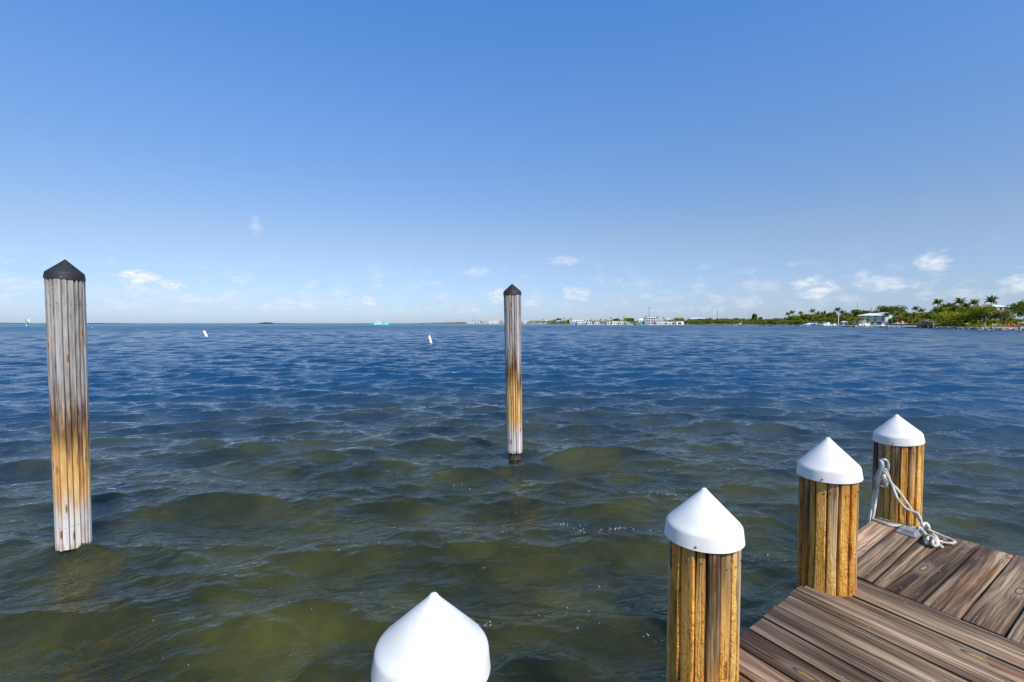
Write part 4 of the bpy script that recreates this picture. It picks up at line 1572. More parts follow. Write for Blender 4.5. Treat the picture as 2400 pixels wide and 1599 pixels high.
def house(label, pl, pr, pt, pb, Y, wall, roof, rkind='hip', rpx=2.5, floors=1, win=3, depth=None, balcony=False, name='house', ww=0.55, wh=0.55):
    w = (pr - pl) / FPX * Y
    zt = Z(pt, Y)
    zb = max(0.6, Z(pb, Y))
    rh = rpx / FPX * Y
    wt = max(zt - rh, zb + 1.5) if rkind != 'flat' else zt - 0.4
    d = depth or min(12, max(6, w * 0.7))
    cx = X((pl + pr) / 2, Y)
    t_ = thing(name, label, 'house', (cx, Y + d / 2, zb - 0.6), 0)
    H = wt - zb + 0.6
    obj('walls', MB().box((0, 0, H / 2), (w, d, H)), wall, t_)
    obj('roof', roof_mb(rkind, w, d, H, max(rh, .5), 0.3 if rkind == 'flat' else 0.5), roof, t_)
    fh = H / floors
    for f in range(floors):
        z0 = f * fh
        for k in range(win):
            x = (k + .5) / win * w - w / 2
            fr = MB()
            W_, H_ = w / win * ww, fh * wh
            obj('window', MB().box((x, -d / 2 - .03, z0 + fh * .5), (W_, .12, H_)), M_GLASS, t_)
        if balcony:
            mb = MB()
            mb.box((0, -d / 2 - .7, z0 + fh * .97), (w + .2, 1.4, .22))
            obj('balcony', mb, M_TRIM, t_)
            for k in range(win + 1):
                x = k / win * w - w / 2
                mb2 = MB().box((x * .98, -d / 2 - 1.25, z0 + fh * .44), (.35, .35, fh * .84))
                obj('column', mb2, M_TRIM, t_)
            mb = MB()
            mb.box((0, -d / 2 - 1.3, z0 + fh * .26), (w, .08, .12))
            mb.box((0, -d / 2 - 1.3, z0 + fh * .10), (w, .06, .5))
            obj('railing', mb, M_TRIM, t_)
    return t_


HS = [
    ('low white roofed house at the left end of the distant town', 1093, 1100, 756, 759.5, 1580, M_WHITE, M_RGREY, 'hip', 1.0, 1, 2),
    ('small grey roofed white house second from the left end of the town', 1101, 1111, 756, 759.5, 1570, M_WHITE, M_RGREY, 'gable', 1.2, 1, 3),
    ('beige flat roofed two storey house with dark openings', 1119, 1130, 751, 758.5, 1560, M_BEIGE, M_CREAM, 'flat', 1, 2, 2),
    ('beige flat roofed house with wide balcony beside its twin', 1130.5, 1141, 751.5, 758.5, 1555, M_BEIGE, M_CREAM, 'flat', 1, 2, 3),
    ('small white gabled house right of the beige flat roofed pair', 1146, 1152, 752.5, 759, 1540, M_WHITE, M_RWHITE, 'front', 2, 1, 2),
    ('white two storey house with shadowed upper windows left of the mid piling', 1154, 1167, 750.5, 758.5, 1540, M_WHITE, M_RWHITE, 'flat', 1, 2, 3),
    ('grey house with large dark windows left of the mid piling', 1171, 1180, 751, 759, 1530, M_GREY, M_RWHITE, 'flat', 1, 2, 3),
    ('pale pink low house touching the left side of the mid piling', 1180, 1189, 753, 759, 1520, M_PINK, M_RWHITE, 'gable', 1.5, 1, 2),
    ('tall plain white house touching the right side of the mid piling', 1227, 1238, 751, 759.5, 1440, M_WHITE, M_RWHITE, 'flat', 1, 2, 3),
    ('little pale blue house among palms right of the mid piling', 1252, 1258, 753.5, 758, 1420, M_LGREY, M_RWHITE, 'gable', 1.2, 1, 2),
    ('long low white wall house behind palms right of the mid piling', 1240, 1262, 757, 760, 1400, M_WHITE, M_RWHITE, 'flat', 1, 1, 4),
    ('three storey white house with balcony rows left of the mangrove patch', 1278, 1290, 748, 757, 1380, M_WHITE, M_RWHITE, 'flat', 1, 3, 3),
    ('white house with pointed gable behind the mangrove patch', 1290, 1299, 749.5, 756, 1370, M_WHITE, M_RWHITE, 'front', 3, 1, 2),
    ('house with long pale blue roof behind the mangrove patch', 1303, 1326, 751, 756, 1180, M_LGREY, M_RBLUE, 'hip', 2, 1, 3),
    ('low white boathouse left of the mangrove patch', 1262, 1283, 757, 760.3, 1370, M_WHITE, M_RWHITE, 'gable', 1, 1, 3),
    ('long white building with stepped upper floor above the porch house', 1336, 1369, 750, 757, 960, M_WHITE, M_RWHITE, 'flat', 1, 1, 5),
    ('small upper block on the long stepped white building', 1344.5, 1350, 747.3, 751, 975, M_WHITE, M_RWHITE, 'flat', 1, 1, 1),
    ('pale flat house above the trailer house', 1368, 1380, 747.8, 753, 990, M_WHITE, M_RWHITE, 'flat', 1, 1, 2),
    ('screened porch house with grey roof right of the mangrove patch', 1342, 1352.5, 753.5, 760.5, 920, M_LGREY, M_RGREY, 'hip', 2, 1, 4),
    ('white two storey house with row of small square windows', 1352.5, 1363, 752.5, 760, 915, M_WHITE, M_RWHITE, 'flat', 1, 2, 4),
    ('low lilac and white trailer house', 1365, 1375.5, 754.7, 760, 905, M_LGREY, M_RWHITE, 'gable', 1.2, 1, 3),
    ('white carport house with dark opening next to the trailer house', 1376, 1387, 754.3, 760.5, 900, M_WHITE, M_RWHITE, 'flat', 1, 1, 2),
    ('white gabled house above the bushy golden palm', 1397, 1406, 749.7, 755, 960, M_WHITE, M_RWHITE, 'front', 2.5, 1, 2),
    ('low white bungalow with dark strip window left of the bushy golden palm', 1394, 1405, 754.3, 760, 895, M_WHITE, M_RWHITE, 'hip', 1.2, 1, 2),
    ('white cottage left end of the long row after the golden palm', 1423, 1434, 754, 761, 865, M_WHITE, M_RWHITE, 'flat', 1, 1, 2),
    ('white house with blue awning in the long row', 1434.5, 1452, 753.5, 761, 860, M_WHITE, M_RWHITE, 'flat', 1, 1, 4),
    ('plain white house with two doors in the long row', 1452.5, 1465, 754, 761, 855, M_WHITE, M_RWHITE, 'gable', 1, 1, 3),
    ('pale house with grey porch behind a teal boat', 1465.5, 1482, 754, 761, 850, M_LGREY, M_RWHITE, 'gable', 1.2, 1, 4),
    ('tan roofed house above the long row', 1423, 1433, 750, 753.5, 940, M_CREAM, M_RTAN, 'hip', 1.5, 1, 2),
    ('white gable peeking between trees above the long row', 1437, 1445, 746.3, 750.5, 990, M_WHITE, M_RWHITE, 'front', 2, 1, 1),
    ('second pale gable above the long row, right of the first', 1449, 1455.5, 746, 750.5, 990, M_CREAM, M_RWHITE, 'front', 2.5, 1, 1),
    ('grey gabled house left of the balcony house', 1482.5, 1497, 748, 757, 860, M_GREY, M_RWHITE, 'front', 3, 1, 2),
    ('white house with steep pale roof touching the balcony house', 1497, 1511, 747, 755, 860, M_WHITE, M_RWHITE, 'hip', 4, 1, 2),
    ('low orange and cream house at the waterline left of the balcony house', 1497, 1516, 754, 761, 815, M_ORANGE, M_RWHITE, 'flat', 1, 1, 4),
    ('long low white house right of the balcony house', 1538, 1562, 754, 761, 800, M_WHITE, M_RWHITE, 'flat', 1, 1, 6),
    ('low white house with arched porch, next to the white storage hall', 1562.5, 1585, 754.5, 761, 796, M_WHITE, M_RWHITE, 'flat', 1, 1, 6),
    ('large white house with broad gable behind the low white houses', 1560, 1579, 744.5, 753, 870, M_WHITE, M_RWHITE, 'front', 4, 1, 3),
    ('large plain white storage hall at the right end of the town', 1585.5, 1613.5, 753.4, 761.6, 782, M_WHITE, M_RWHITE, 'flat', 1, 1, 2),
    ('pale grey roofed building half hidden above the mangroves', 1617, 1654, 744.8, 751.5, 840, M_LGREY, M_RWHITE, 'hip', 2, 1, 5),
]
for i, h in enumerate(HS):
    house(*h[:11], win=h[11], floors=h[10]) if False else house(h[0], h[1], h[2], h[3], h[4], h[5], h[6], h[7], h[8], h[9], h[10], h[11])
house('tall three storey white house with open balconies and columns', 1512.5, 1536, 744.5, 760, 806, M_WHITE, M_RWHITE, 'flat', 1, 3, 4, balcony=True, ww=.7, wh=.62)
house('house with white hipped roof high among the trees at the right', 2326, 2362, 714.5, 726, 262, M_LGREY, M_RWHITE, 'hip', 4.5, 1, 3)


def mint_building():
    Y = 338
    A, B = Vector((X(2012, 345), 345, 0)), Vector((X(2075, 336), 336, 0))   # its long face turns away from the sun
    x1 = B.x
    w = (B - A).length
    zt = Z(739.5, Y)
    d = 13.0
    rot = math.atan2((B - A).y, (B - A).x)
    b = thing('hotel_building', 'mint green three storey building with white hipped roof and pale right hand wing', 'building', (A.x, A.y, 0.9), rot)
    H = zt - 0.9
    obj('walls', MB().box((w / 2, d / 2, H / 2), (w, d, H)), M_MINT, b)
    mb = roof_mb('hip', w, d, H + .05, 5.5 / FPX * Y, 1.1)
    o = obj('roof', mb, M_RWHITE, b)
    o.location = (w / 2, d / 2, 0)
    fh = H / 3

    def window(px, py, ww, hh, bal=True):
        xx = (px - 2012) / 63 * w
        zz = Z(py, Y) - .9
        fr = MB().box((xx, -.04, zz), (ww + .16, .10, hh + .16))
        f = obj('window', fr, M_TRIM, b)
        obj('pane', MB().box((xx, -.08, zz), (ww, .10, hh)), M_GLASS, f)
        if bal:
            r = MB()
            r.box((xx, -.45, zz - hh / 2 - .05), (ww + .9, .9, .10))
            for k in range(9):
                r.box((xx - ww / 2 - .4 + (ww + .8) * k / 8, -.87, zz - hh / 2 + .4), (.05, .05, .8))
            r.box((xx, -.87, zz - hh / 2 + .8), (ww + .9, .06, .06))
            obj('balcony', r, M_GREY, b)
    for (px, py, bal) in ((2021, 742, True), (2035.5, 742, True), (2051.5, 742, True), (2069, 741.5, True), (2035.5, 750.5, True), (2051, 750.5, True), (2069, 749.5, True), (2021, 750.5, True),
                          (2057.5, 756, False), (2064, 756, False), (2044, 756, False)):
        window(px, py, 1.5, 1.5 if bal else 1.2, bal)
    # recessed stair bay edges, white corner trim
    obj('corner_trim', MB().box((w - .2, -.05, H / 2), (.5, .12, H)), M_TRIM, b)
    # right hand wing, turned to the sun
    w2 = thing('hotel_wing', 'plain pale mint wing wall at the right of the mint building, behind the slim palm', 'building', (x1 + .4, 336.5, 0.9), R(4))
    W2 = X(2104, Y) - x1
    H2 = Z(735.5, Y) - .9
    obj('walls', MB().box((W2 / 2, d / 2, H2 / 2), (W2, d, H2)), M_MINTW, w2)
    mb = roof_mb('hip', W2, d, H2 + .05, 3.5 / FPX * Y, .8)
    o = obj('roof', mb, M_RWHITE, w2)
    o.location = (W2 / 2, d / 2, 0)
    for k in range(2):
        f = obj('window', MB().box((W2 * .55, -.04, 3.0 + 3.0 * k), (1.5, .1, 1.5)), M_TRIM, w2)
        obj('pane', MB().box((W2 * .55, -.08, 3.0 + 3.0 * k), (1.25, .1, 1.25)), M_GLASS, f)


mint_building()

# ------------------------------------------------------------------ poles, masts, posts
M_POLE = plain('grey_concrete_pole', (0.50, 0.49, 0.48), 0.8, 0, 0.1, 1)
M_DPOLE = plain('dark_wood_pole', (0.075, 0.06, 0.05), 0.85, 0, 0.2, 1)
M_WPOLE = plain('white_painted_pole', (0.78, 0.78, 0.78), 0.5, 0, 0.05, 1)
M_PILE = plain('brown_marine_piling', (0.17, 0.12, 0.075), 0.9, 0, 0.3, 2)
M_PGREEN = plain('pale_green_sleeve', (0.30, 0.42, 0.36), 0.6, 0, 0.1, 2)


def pole(label, px, pt, pb, Y, r, m, arms=0, name='utility_pole', armw=2.6):
    zb, zt = max(0.4, Z(pb, Y)), Z(pt, Y)
    t_ = thing(name, label, 'pole', (X(px, Y), Y, zb))
    obj('shaft', MB().tube([(0, 0, -1), (0, 0, zt - zb)], [r, r * .75], 8), m, t_)
    for k in range(arms):
        mb = MB().box((-armw * .25, 0, zt - zb - .5 - k * 1.6), (armw, .2, .22))
        obj('crossarm', mb, m, t_)
        mb = MB()
        for s_ in (-.7, .2):
            mb.lathe([(.09, 0), (.14, .12), (.09, .26), (0, .3)], 6, (s_ * armw, 0, zt - zb - .4 - k * 1.6))
        obj('insulator', mb, M_GREY, t_)
    return t_


pole('short grey pole standing above the mangroves, left of two', 1668.8, 735.5, 750, 900, .45, M_POLE)
pole('tall thin dark pole with crossarms above the mangroves', 1680.7, 728, 750, 900, .35, M_DPOLE, 2)
pole('thick pale pole left of the tall feathery tree', 1756, 731.5, 750, 800, .55, M_POLE)
pole('thin pale pole close beside the thick pale pole', 1761, 727.5, 750, 900, .25, M_POLE, 2)
pole('thin grey pole above the left palms of the grove', 1859.5, 720, 745, 700, .35, M_POLE, 1)
pole('short brown pole above the dark palm', 1874.5, 728.5, 745, 600, .3, M_DPOLE)
pole('tall pale pole with four arms left of the mint building', 2008.5, 711, 745, 560, .5, M_POLE, 4, armw=5.0)
pole('thick short grey pole above the mint building roof', 2041.3, 720, 745, 560, .75, M_POLE)
pole('dark pointed pole beside the broad palm', 2251.7, 699, 735, 300, .16, M_DPOLE)
pole('white stub pole in front of the palms at the right', 2242.5, 731, 745, 235, .12, M_WPOLE)
pole('thick white mast standing among the palms behind the lifted boats', 1964.5, 729, 758, 352, .22, M_WPOLE, name='flag_mast')
t_ = pole('tall thin dark radio tower above the town', 1521.2, 720.5, 748, 1000, .42, M_DPOLE, name='radio_tower')
obj('antenna', MB().box((0, 0, Z(720.5, 1000) - Z(748, 1000) - .6), (1.6, 1.6, 1.3)), M_DPOLE, t_)
for i, (px, pt) in enumerate(((1546.3, 736.5), (1548.5, 735.5), (1552, 736), (1555.8, 735.8), (1559.5, 736), (1572.8, 736), (1575, 736.4))):
    pole(('leftmost thin sailboat mast above the white roofs', 'second thin sailboat mast from the left above the white roofs', 'third thin sailboat mast from the left above the white roofs', 'fourth thin sailboat mast from the left above the white roofs', 'thin sailboat mast just before the gap between the two groups of masts', 'left one of the pair of thin masts right of the gap', 'right one of the pair of thin masts right of the gap')[i], px, pt, 754, 900, .16, M_WPOLE, name='boat_mast').__setitem__('group', 'thin sailboat masts above the white roofs')
pole('thin reddish mast left of the tallest white mast', 1600.7, 738.5, 752, 860, .16, M_PINK, name='boat_mast')
pole('tallest white mast standing above the white storage hall', 1605.4, 728.5, 752, 860, .24, M_WPOLE, name='boat_mast')


def marine_pile(label, px, pt, pb, r=0.16, sleeve=False, cat='piling', name='mooring_piling'):
    Y = EYE * FPX / (pb - 758.2)
    zt = Z(pt, Y)
    t_ = thing(name, label, cat, (X(px, Y), Y, 0), 0)
    z1 = zt * .45 if sleeve else zt
    obj('post', MB().tube([(0, 0, -1), (0, 0, z1)], r, 10), M_PILE, t_, smooth=True, sharp=40)
    if sleeve:
        obj('sleeve', MB().tube([(0, 0, z1), (0, 0, zt)], r * 1.05, 10), M_PGREEN, t_, smooth=True, sharp=40)
    obj('pointed_top', MB().lathe([(r * 1.1, 0), (r * .9, .06), (0, .22)], 10, (0, 0, zt)), M_PGREEN if sleeve else M_GREY, t_)


marine_pile('green topped piling in front of the round tree, left of the pair', 2307.5, 758, 776, .17, True)
marine_pile('green topped piling in front of the round tree, right of the pair', 2324.7, 759, 776.5, .17, True)
marine_pile('pale green piling beside the orange post at the rocks', 2187.5, 759.5, 772.8, .17, True)
marine_pile('dark tall piling left of the pair before the white wall', 2076, 756, 774, .17)
marine_pile('dark tall piling right of the pair before the white wall', 2080.5, 756.5, 773.5, .17)
marine_pile('dark piling at the right end of the low rock pile', 2002.3, 757, 769.3, .22)
marine_pile('brown piling before the white boat bow, left of two', 2020, 758, 769.5, .16)
marine_pile('brown piling before the white boat bow, right of two', 2025, 758, 769.3, .16)


# ------------------------------------------------------------------ piers, beach things
M_BOARD = plain('red_brown_pier_boards', (0.34, 0.20, 0.115), 0.85, 0, 0.25, 1)
M_TANB = plain('tan_pier_boards', (0.46, 0.35, 0.24), 0.85, 0, 0.2, 1)


def pier(label, pl, pr, Yl, Yr, z, m, rail=False, step=4.0, width=2.0, name='pier'):
    A, B = Vector((X(pl, Yl), Yl, 0)), Vector((X(pr, Yr), Yr, 0))
    L = (B - A).length
    t_ = thing(name, label, 'pier', A, math.atan2((B - A).y, (B - A).x))
    obj('deck', MB().box((L / 2, width / 2, z), (L, width, .25)), m, t_)
    n = int(L / step)
    for k in range(n + 1):
        x = L * k / n
        obj('post', MB().box((x, -.1, (z + (1.0 if rail else .35)) / 2 - .4), (.3, .3, z + (1.1 if rail else .4) + .8)), M_PILE, t_)
    if rail:
        for zz in (.5, 1.0):
            obj('rail', MB().box((L / 2, 0.1, z + zz), (L, .12, .2)), m, t_)
    return t_


pier('red brown pier with railings reaching out from the mangroves', 1731, 1792, 500, 490, 0.9, M_BOARD, True, 4.5)
pier('tan dock along the water in front of the lifted boats', 1938, 2001, 352, 330, 0.85, M_TANB, False, 4.5)
pier('low white dock in front of the mint building', 2003, 2076, 318, 296, 0.85, M_CONC, False, 3.5)
pier('pale beach edge dock with rope posts before the blue umbrellas', 2078, 2152, 294, 262, 0.75, M_CONC, False, 5.0)
for i, (px, lab) in enumerate(((1721.5, 'left white post standing in water left of the brown pier'), (1726.5, 'right white post standing in water left of the brown pier'))):
    pole(lab, px, 758.8, 764, 505, .3, M_WPOLE, name='white_post')
pole('tall pale piling at the outer end of the brown pier', 1737, 752.5, 763, 500, .35, M_POLE, name='pier_piling')
bx = thing('pier_box', 'small pale blue box on the outer end of the brown pier', 'box', (X(1733, 501), 501, 1.0))
obj('body', MB().box((0, 0, .8), (2.4, 1.6, 1.5)), plain('pale_blue_panel', (0.45, 0.62, 0.75), .6), bx)
obj('lid', MB().box((0, 0, 1.62), (2.6, 1.8, .16)), M_TRIM, bx)

# flag on the beach
t_ = pole('pale green pole carrying a white flag on the small beach', 1841.5, 751.5, 763, 446, .14, M_PGREEN, name='flagpole')
mb = MB()
zf = Z(751.5, 446) - Z(763, 446)
mb.loft([[(-x, math.sin(x * 2.4) * .12, zf - .1 - x * .35), (-x, math.sin(x * 2.4) * .12, zf - 1.2 - x * .5)] for x in (0, .3, .6, .9, 1.2, 1.5)])
obj('flag', mb, M_TRIM, t_)


def umbrella(label, px, pt, pb, Y, w, m, name='beach_umbrella'):
    zt, zb = Z(pt, Y), 1.0
    r = w / FPX * Y / 2
    t_ = thing(name, label, 'umbrella', (X(px, Y), Y, zb))
    h = zt - zb
    for k in range(8):
        a, b = 6.283 * k / 8, 6.283 * (k + 1) / 8
        mb = MB()
        dr = r * .38
        mb.tri((0, 0, h), (math.cos(a) * r, math.sin(a) * r, h - dr), (math.cos(b) * r, math.sin(b) * r, h - dr))
        mb.quad((math.cos(a) * r, math.sin(a) * r, h - dr), (math.cos(a) * r, math.sin(a) * r, h - dr - .18), (math.cos(b) * r, math.sin(b) * r, h - dr - .18), (math.cos(b) * r, math.sin(b) * r, h - dr))
        obj('panel', mb, m, t_)
    obj('pole', MB().tube([(0, 0, 0), (0, 0, h + .15)], .04, 6), M_WPOLE, t_)


M_BLUEC = plain('bright_blue_canvas', (0.02, 0.20, 0.62), .7)
M_ORC = plain('orange_canvas', (0.75, 0.22, 0.08), .7)
M_PEACH = plain('peach_canvas', (0.72, 0.42, 0.20), .8)
umbrella('bright blue beach umbrella, left of the three before the white wall', 2093.6, 757.3, 762, 286, 11, M_BLUEC)
umbrella('bright blue beach umbrella in front of the orange hut', 2104.7, 757.6, 762, 283, 10, M_BLUEC)
umbrella('bright blue beach umbrella right of the orange hut', 2123.8, 757, 762, 280, 8, M_BLUEC)
umbrella('peach coloured umbrella behind the blue umbrellas', 2103, 755.5, 762, 300, 12, M_PEACH)
umbrella('orange umbrella by the fence at the right edge', 2376.5, 758.6, 763, 200, 11, M_ORC)


def hut(label, px, pt, pe, pw, Y, m, zb=1.0):
    t_ = thing('thatched_hut', label, 'hut', (X(px, Y), Y, zb))
    r = pw / FPX * Y / 2
    ht, he = Z(pt, Y) - zb, Z(pe, Y) - zb
    mb = MB().lathe([(r * .93, he - .15), (r, he), (r * .66, he + (ht - he) * .42), (r * .3, he + (ht - he) * .78), (0, ht)], 14)
    obj('roof', mb, m, t_)
    for a in (.8, 2.3, 3.9, 5.5):
        obj('post', MB().tube([(math.cos(a) * r * .8, math.sin(a) * r * .8, -.5 if zb > .5 else -2), (math.cos(a) * r * .8, math.sin(a) * r * .8, he + .1)], .13, 7), M_PILE, t_)


M_THATCH = plain('grey_thatch', (0.36, 0.29, 0.23), .95, 0, .2, 2)
M_OTHATCH = plain('orange_thatch', (0.52, 0.30, 0.14), .95, 0, .2, 2)
hut('orange thatched beach hut behind the blue umbrellas', 2114, 751.5, 759.5, 12, 296, M_OTHATCH)
hut('grey thatched hut at the right frame edge above the water', 2409, 749, 759, 36, 172, M_THATCH, 0.2)


def chair(label, px, Y, m):
    t_ = thing('beach_chair', label, 'chair', (X(px, Y), Y, 1.25), R(20))
    obj('seat', MB().box((0, 0, .35), (.7, .75, .08)), m, t_)
    M = Matrix.Translation((0, .45, .75)) @ Matrix.Rotation(R(-28), 4, 'X')
    obj('backrest', MB().box((0, 0, 0), (.75, .08, .95), m=M), m, t_)
    for sx in (-.32, .32):
        for sy in (-.3, .3):
            obj('leg', MB().box((sx, sy, .16), (.08, .1, .36)), m, t_)
        obj('armrest', MB().box((sx * 1.15, 0, .60), (.14, .8, .05)), m, t_)


M_REDP = plain('red_painted_wood', (0.62, 0.07, 0.07), .5)
M_GRAYP = plain('grey_painted_wood', (0.40, 0.38, 0.40), .5)
for (px, lab) in ((2362, 'leftmost red beach chair on the seawall'), (2368.5, 'second red beach chair from the left on the seawall'), (2377, 'third red beach chair on the seawall'), (2381.5, 'red beach chair nearest the grey chair on the seawall')):
    chair(lab, px, shoreY(px) + 4.5, M_REDP)
chair('grey beach chair right of the red chairs', 2391, shoreY(2391) + 4.5, M_GRAYP)

# grey board fence behind the hedge
fe = thing('board_fence', 'grey board fence behind the hedge at the right', 'fence', (X(2328, 192), 192, 1.2))
M_FENCE = plain('weathered_fence_boards', (0.36, 0.32, 0.28), .9, 0, .2, 1)
Lf = X(2372, 192) - X(2328, 192)
hf = Z(758.8, 192) - 1.2
for k in range(34):
    obj('board', MB().box((Lf * k / 33, 0, hf / 2 + rnd.uniform(-.05, .05)), (Lf / 33 - .03, .05, hf)), M_FENCE, fe)
for zz in (.4, hf - .4):
    obj('rail', MB().box((Lf / 2, .08, zz), (Lf, .08, .12)), M_FENCE, fe)
po = thing('orange_post', 'stout orange brown post with pale cap on the seawall', 'post', (X(2266, 205), 205, 1.0))
obj('shaft', MB().box((0, 0, .7), (.55, .55, 1.5)), plain('orange_brown_board', (0.52, 0.27, 0.13), .8), po)
obj('cap', MB().lathe([(.45, 0), (.42, .1), (0, .3)], 4, (0, 0, 1.45)), M_TRIM, po)
po = thing('orange_post', 'orange brown post beside the pale green piling at the rocks', 'post', (X(2190.5, 231), 231, .8))
obj('shaft', MB().box((0, 0, .7), (.6, .6, 1.6)), plain('orange_brown_board', (0.52, 0.27, 0.13), .8), po)
obj('cap', MB().lathe([(.45, 0), (.42, .1), (0, .3)], 4, (0, 0, 1.5)), M_TRIM, po)


# ------------------------------------------------------------------ boats
def hull_mb(L, W_, H, draft=.4):
    rows = []
    N = 12
    for k in range(N + 1):
        q = k / N
        x = (q - .5) * L
        w = W_ / 2 * (1 - max(0, (q - .45) / .55) ** 2.2) * (0.92 + .08 * min(1, q * 4))
        w = max(w, .02)
        sh = H * (1 + .35 * max(0, q - .4) ** 1.3)
        kd = -draft * (1 - max(0, (q - .6) / .4) ** 1.6)
        x2 = x + (L * .04 * q)
        rows.append([(x2, -w * .9, sh), (x2, -w, sh), (x2 - .0, -w * .93, sh * .45), (x, -w * .72, kd * .5), (x, 0, kd), (x, w * .72, kd * .5), (x2, w * .93, sh * .45), (x2, w, sh), (x2, w * .9, sh)])
    mb = MB().loft(rows, closed=False)
    mb.f.append(tuple(range(9)))
    # deck
    d0 = len(mb.v)
    for r in rows:
        mb.v += [(r[0][0], r[0][1], r[0][2] * .93), (r[-1][0], r[-1][1], r[-1][2] * .93)]
    for k in range(N):
        a = d0 + 2 * k
        mb.f.append((a, a + 2, a + 3, a + 1))
    return mb


M_HWHITE = plain('white_gelcoat', (0.80, 0.80, 0.80), .25, 0, .04, .5)
M_HTEAL = plain('turquoise_gelcoat', (0.03, 0.50, 0.50), .3, 0, .1, .5)
M_HBLUE = plain('blue_hull_paint', (0.10, 0.20, 0.45), .3, 0, .1, .5)
M_CANV = plain('pale_canvas', (0.70, 0.66, 0.63), .8, 0, .08, .8)
M_DCANV = plain('dark_blue_canvas', (0.04, 0.055, 0.10), .8, 0, .1, .8)
M_MOTOR = plain('dark_motor_cowl', (0.05, 0.05, 0.06), .35)


def boat(label, px, Y, L, z, rz, hull, top=None, H=.9, cabin=False, lift=False, cover=False, name='motor_boat'):
    b = thing(name, label, 'boat', (X(px, Y), Y, z), rz)
    obj('hull', hull_mb(L, L * .3, H), hull, b)
    if cover:
        mb = MB()
        rows = []
        for k in range(7):
            q = k / 6
            x = (q - .5) * L * .94
            w = L * .15 * (1 - max(0, (q - .5) / .5) ** 2) + .05
            h = H + (.9 * math.sin(math.pi * min(1, q + .15)) ** .7 if q < .85 else .1)
            rows.append([(x, -w, H * .9), (x, -w * .6, H + (h - H) * .75), (x, 0, h), (x, w * .6, H + (h - H) * .75), (x, w, H * .9)])
        mb.loft(rows)
        obj('cover', mb, M_CANV, b)
    else:
        mb = MB().box((-.05 * L, 0, H + .45), (L * .16, L * .12, .9))
        obj('console', mb, M_HWHITE, b)
        M = Matrix.Translation((L * .03, 0, H + .95)) @ Matrix.Rotation(R(-30), 4, 'Y')
        obj('windscreen', MB().box((0, 0, 0), (.06, L * .11, .5), m=M), M_GLASS, b)
    if cabin:
        obj('cabin', MB().loft([[(-.12 * L, -L * .10, H), (.2 * L, -L * .07, H), (.2 * L, L * .07, H), (-.12 * L, L * .10, H)], [(-.12 * L, -L * .09, H + 1.5), (.08 * L, -L * .06, H + 1.4), (.08 * L, L * .06, H + 1.4), (-.12 * L, L * .09, H + 1.5)]], closed=True, caps=True), M_HWHITE, b)
        obj('cabin_window', MB().box((-.02 * L, -L * .098, H + .95), (L * .16, .1, .45)), M_GLASS, b)
    if top is not None:
        obj('canopy', MB().box((-.06 * L, 0, H + 2.0), (L * .34, L * .24, .14)), top, b)
        for sx in (-.2, .08):
            for sy in (-.09, .09):
                obj('canopy_leg', MB().tube([(sx * L, sy * L, H), (sx * L, sy * L, H + 2.0)], .05, 5), M_STEEL, b)
    mb = MB().box((-.53 * L, 0, H * .9 + .3), (.5, .45, .75))
    mb.box((-.55 * L, 0, H * .2), (.2, .16, 1.2))
    obj('outboard_motor', mb, M_MOTOR, b)
    if lift:
        l = thing('boat_lift', label.replace('boat', 'lift under the boat', 1) if False else 'four post lift holding the ' + label, 'boat lift', (X(px, Y), Y, 0), rz)
        for sx in (-.3, .3):
            for sy in (-.2, .2):
                obj('piling', MB().tube([(sx * L, sy * L, -1), (sx * L, sy * L, z + H + .6)], .15, 7), M_PILE, l)
            obj('cradle_beam', MB().box((sx * L, 0, z - .25), (.2, L * .4, .2)), M_STEEL, l)
    return b


boat('bulky boat under a pale cover at the left of the boat row', 1894, 384, 7.0, 1.0, R(160), M_CANV, None, 1.0, cover=True)
boat('white boat with blue hull bottom on a lift', 1911, 376, 7.0, 1.1, R(170), M_HBLUE, M_CANV, .9, lift=True)
boat('white boat under a wide pale canopy', 1930, 368, 8.0, .9, R(150), M_HWHITE, M_CANV, 1.2, lift=True)
boat('white cabin boat with arch right of the pale canopy', 1940, 362, 7.5, .7, R(200), M_HWHITE, None, 1.2, cabin=True)
boat('white boat with dark blue canopy left of the thick white mast', 1954, 356, 7.0, .7, R(185), M_HWHITE, M_DCANV, 1.0)
boat('large white boat with pale hard top before the mint building', 2024, 318, 9.0, .9, R(10), M_HWHITE, M_HWHITE, 1.4, cabin=True)
boat('small white boat with grey upper works moored by the white wall', 2067, 300, 7.0, .5, R(160), M_HWHITE, M_CANV, 1.0)
boat('teal hulled boat in front of the grey porch house', 1474, 835, 12, .3, R(4), M_HTEAL, M_HWHITE, 1.3)
boat('turquoise boat at the waterline in front of the orange cream house', 1503, 800, 11, .2, R(175), M_HTEAL, None, 1.1)
boat('dark hulled boat left of the turquoise one', 1492, 805, 10, .2, R(178), M_MOTOR, None, 1.0)
boat('white boat with blue awning by the long white row', 1437, 845, 9, .3, R(5), M_HWHITE, M_BLUEC, 1.0)

# screened shelter beside the mast
sh = thing('screen_shelter', 'grey screened shelter with pale roof right of the thick white mast', 'shelter', (X(1978, 345), 345, 1.2))
for sx in (-1.6, 1.6):
    for sy in (-1.3, 1.3):
        obj('post', MB().box((sx, sy, 1.2), (.15, .15, 2.4)), M_TRIM, sh)
obj('screen', MB().box((0, 0, 1.1), (3.0, 2.4, 1.9)), plain('blue_grey_screen', (0.18, 0.24, 0.30), .7), sh)
obj('roof', MB().lathe([(2.6, 2.3), (2.6, 2.45), (0, 3.2)], 4), M_RWHITE, sh)


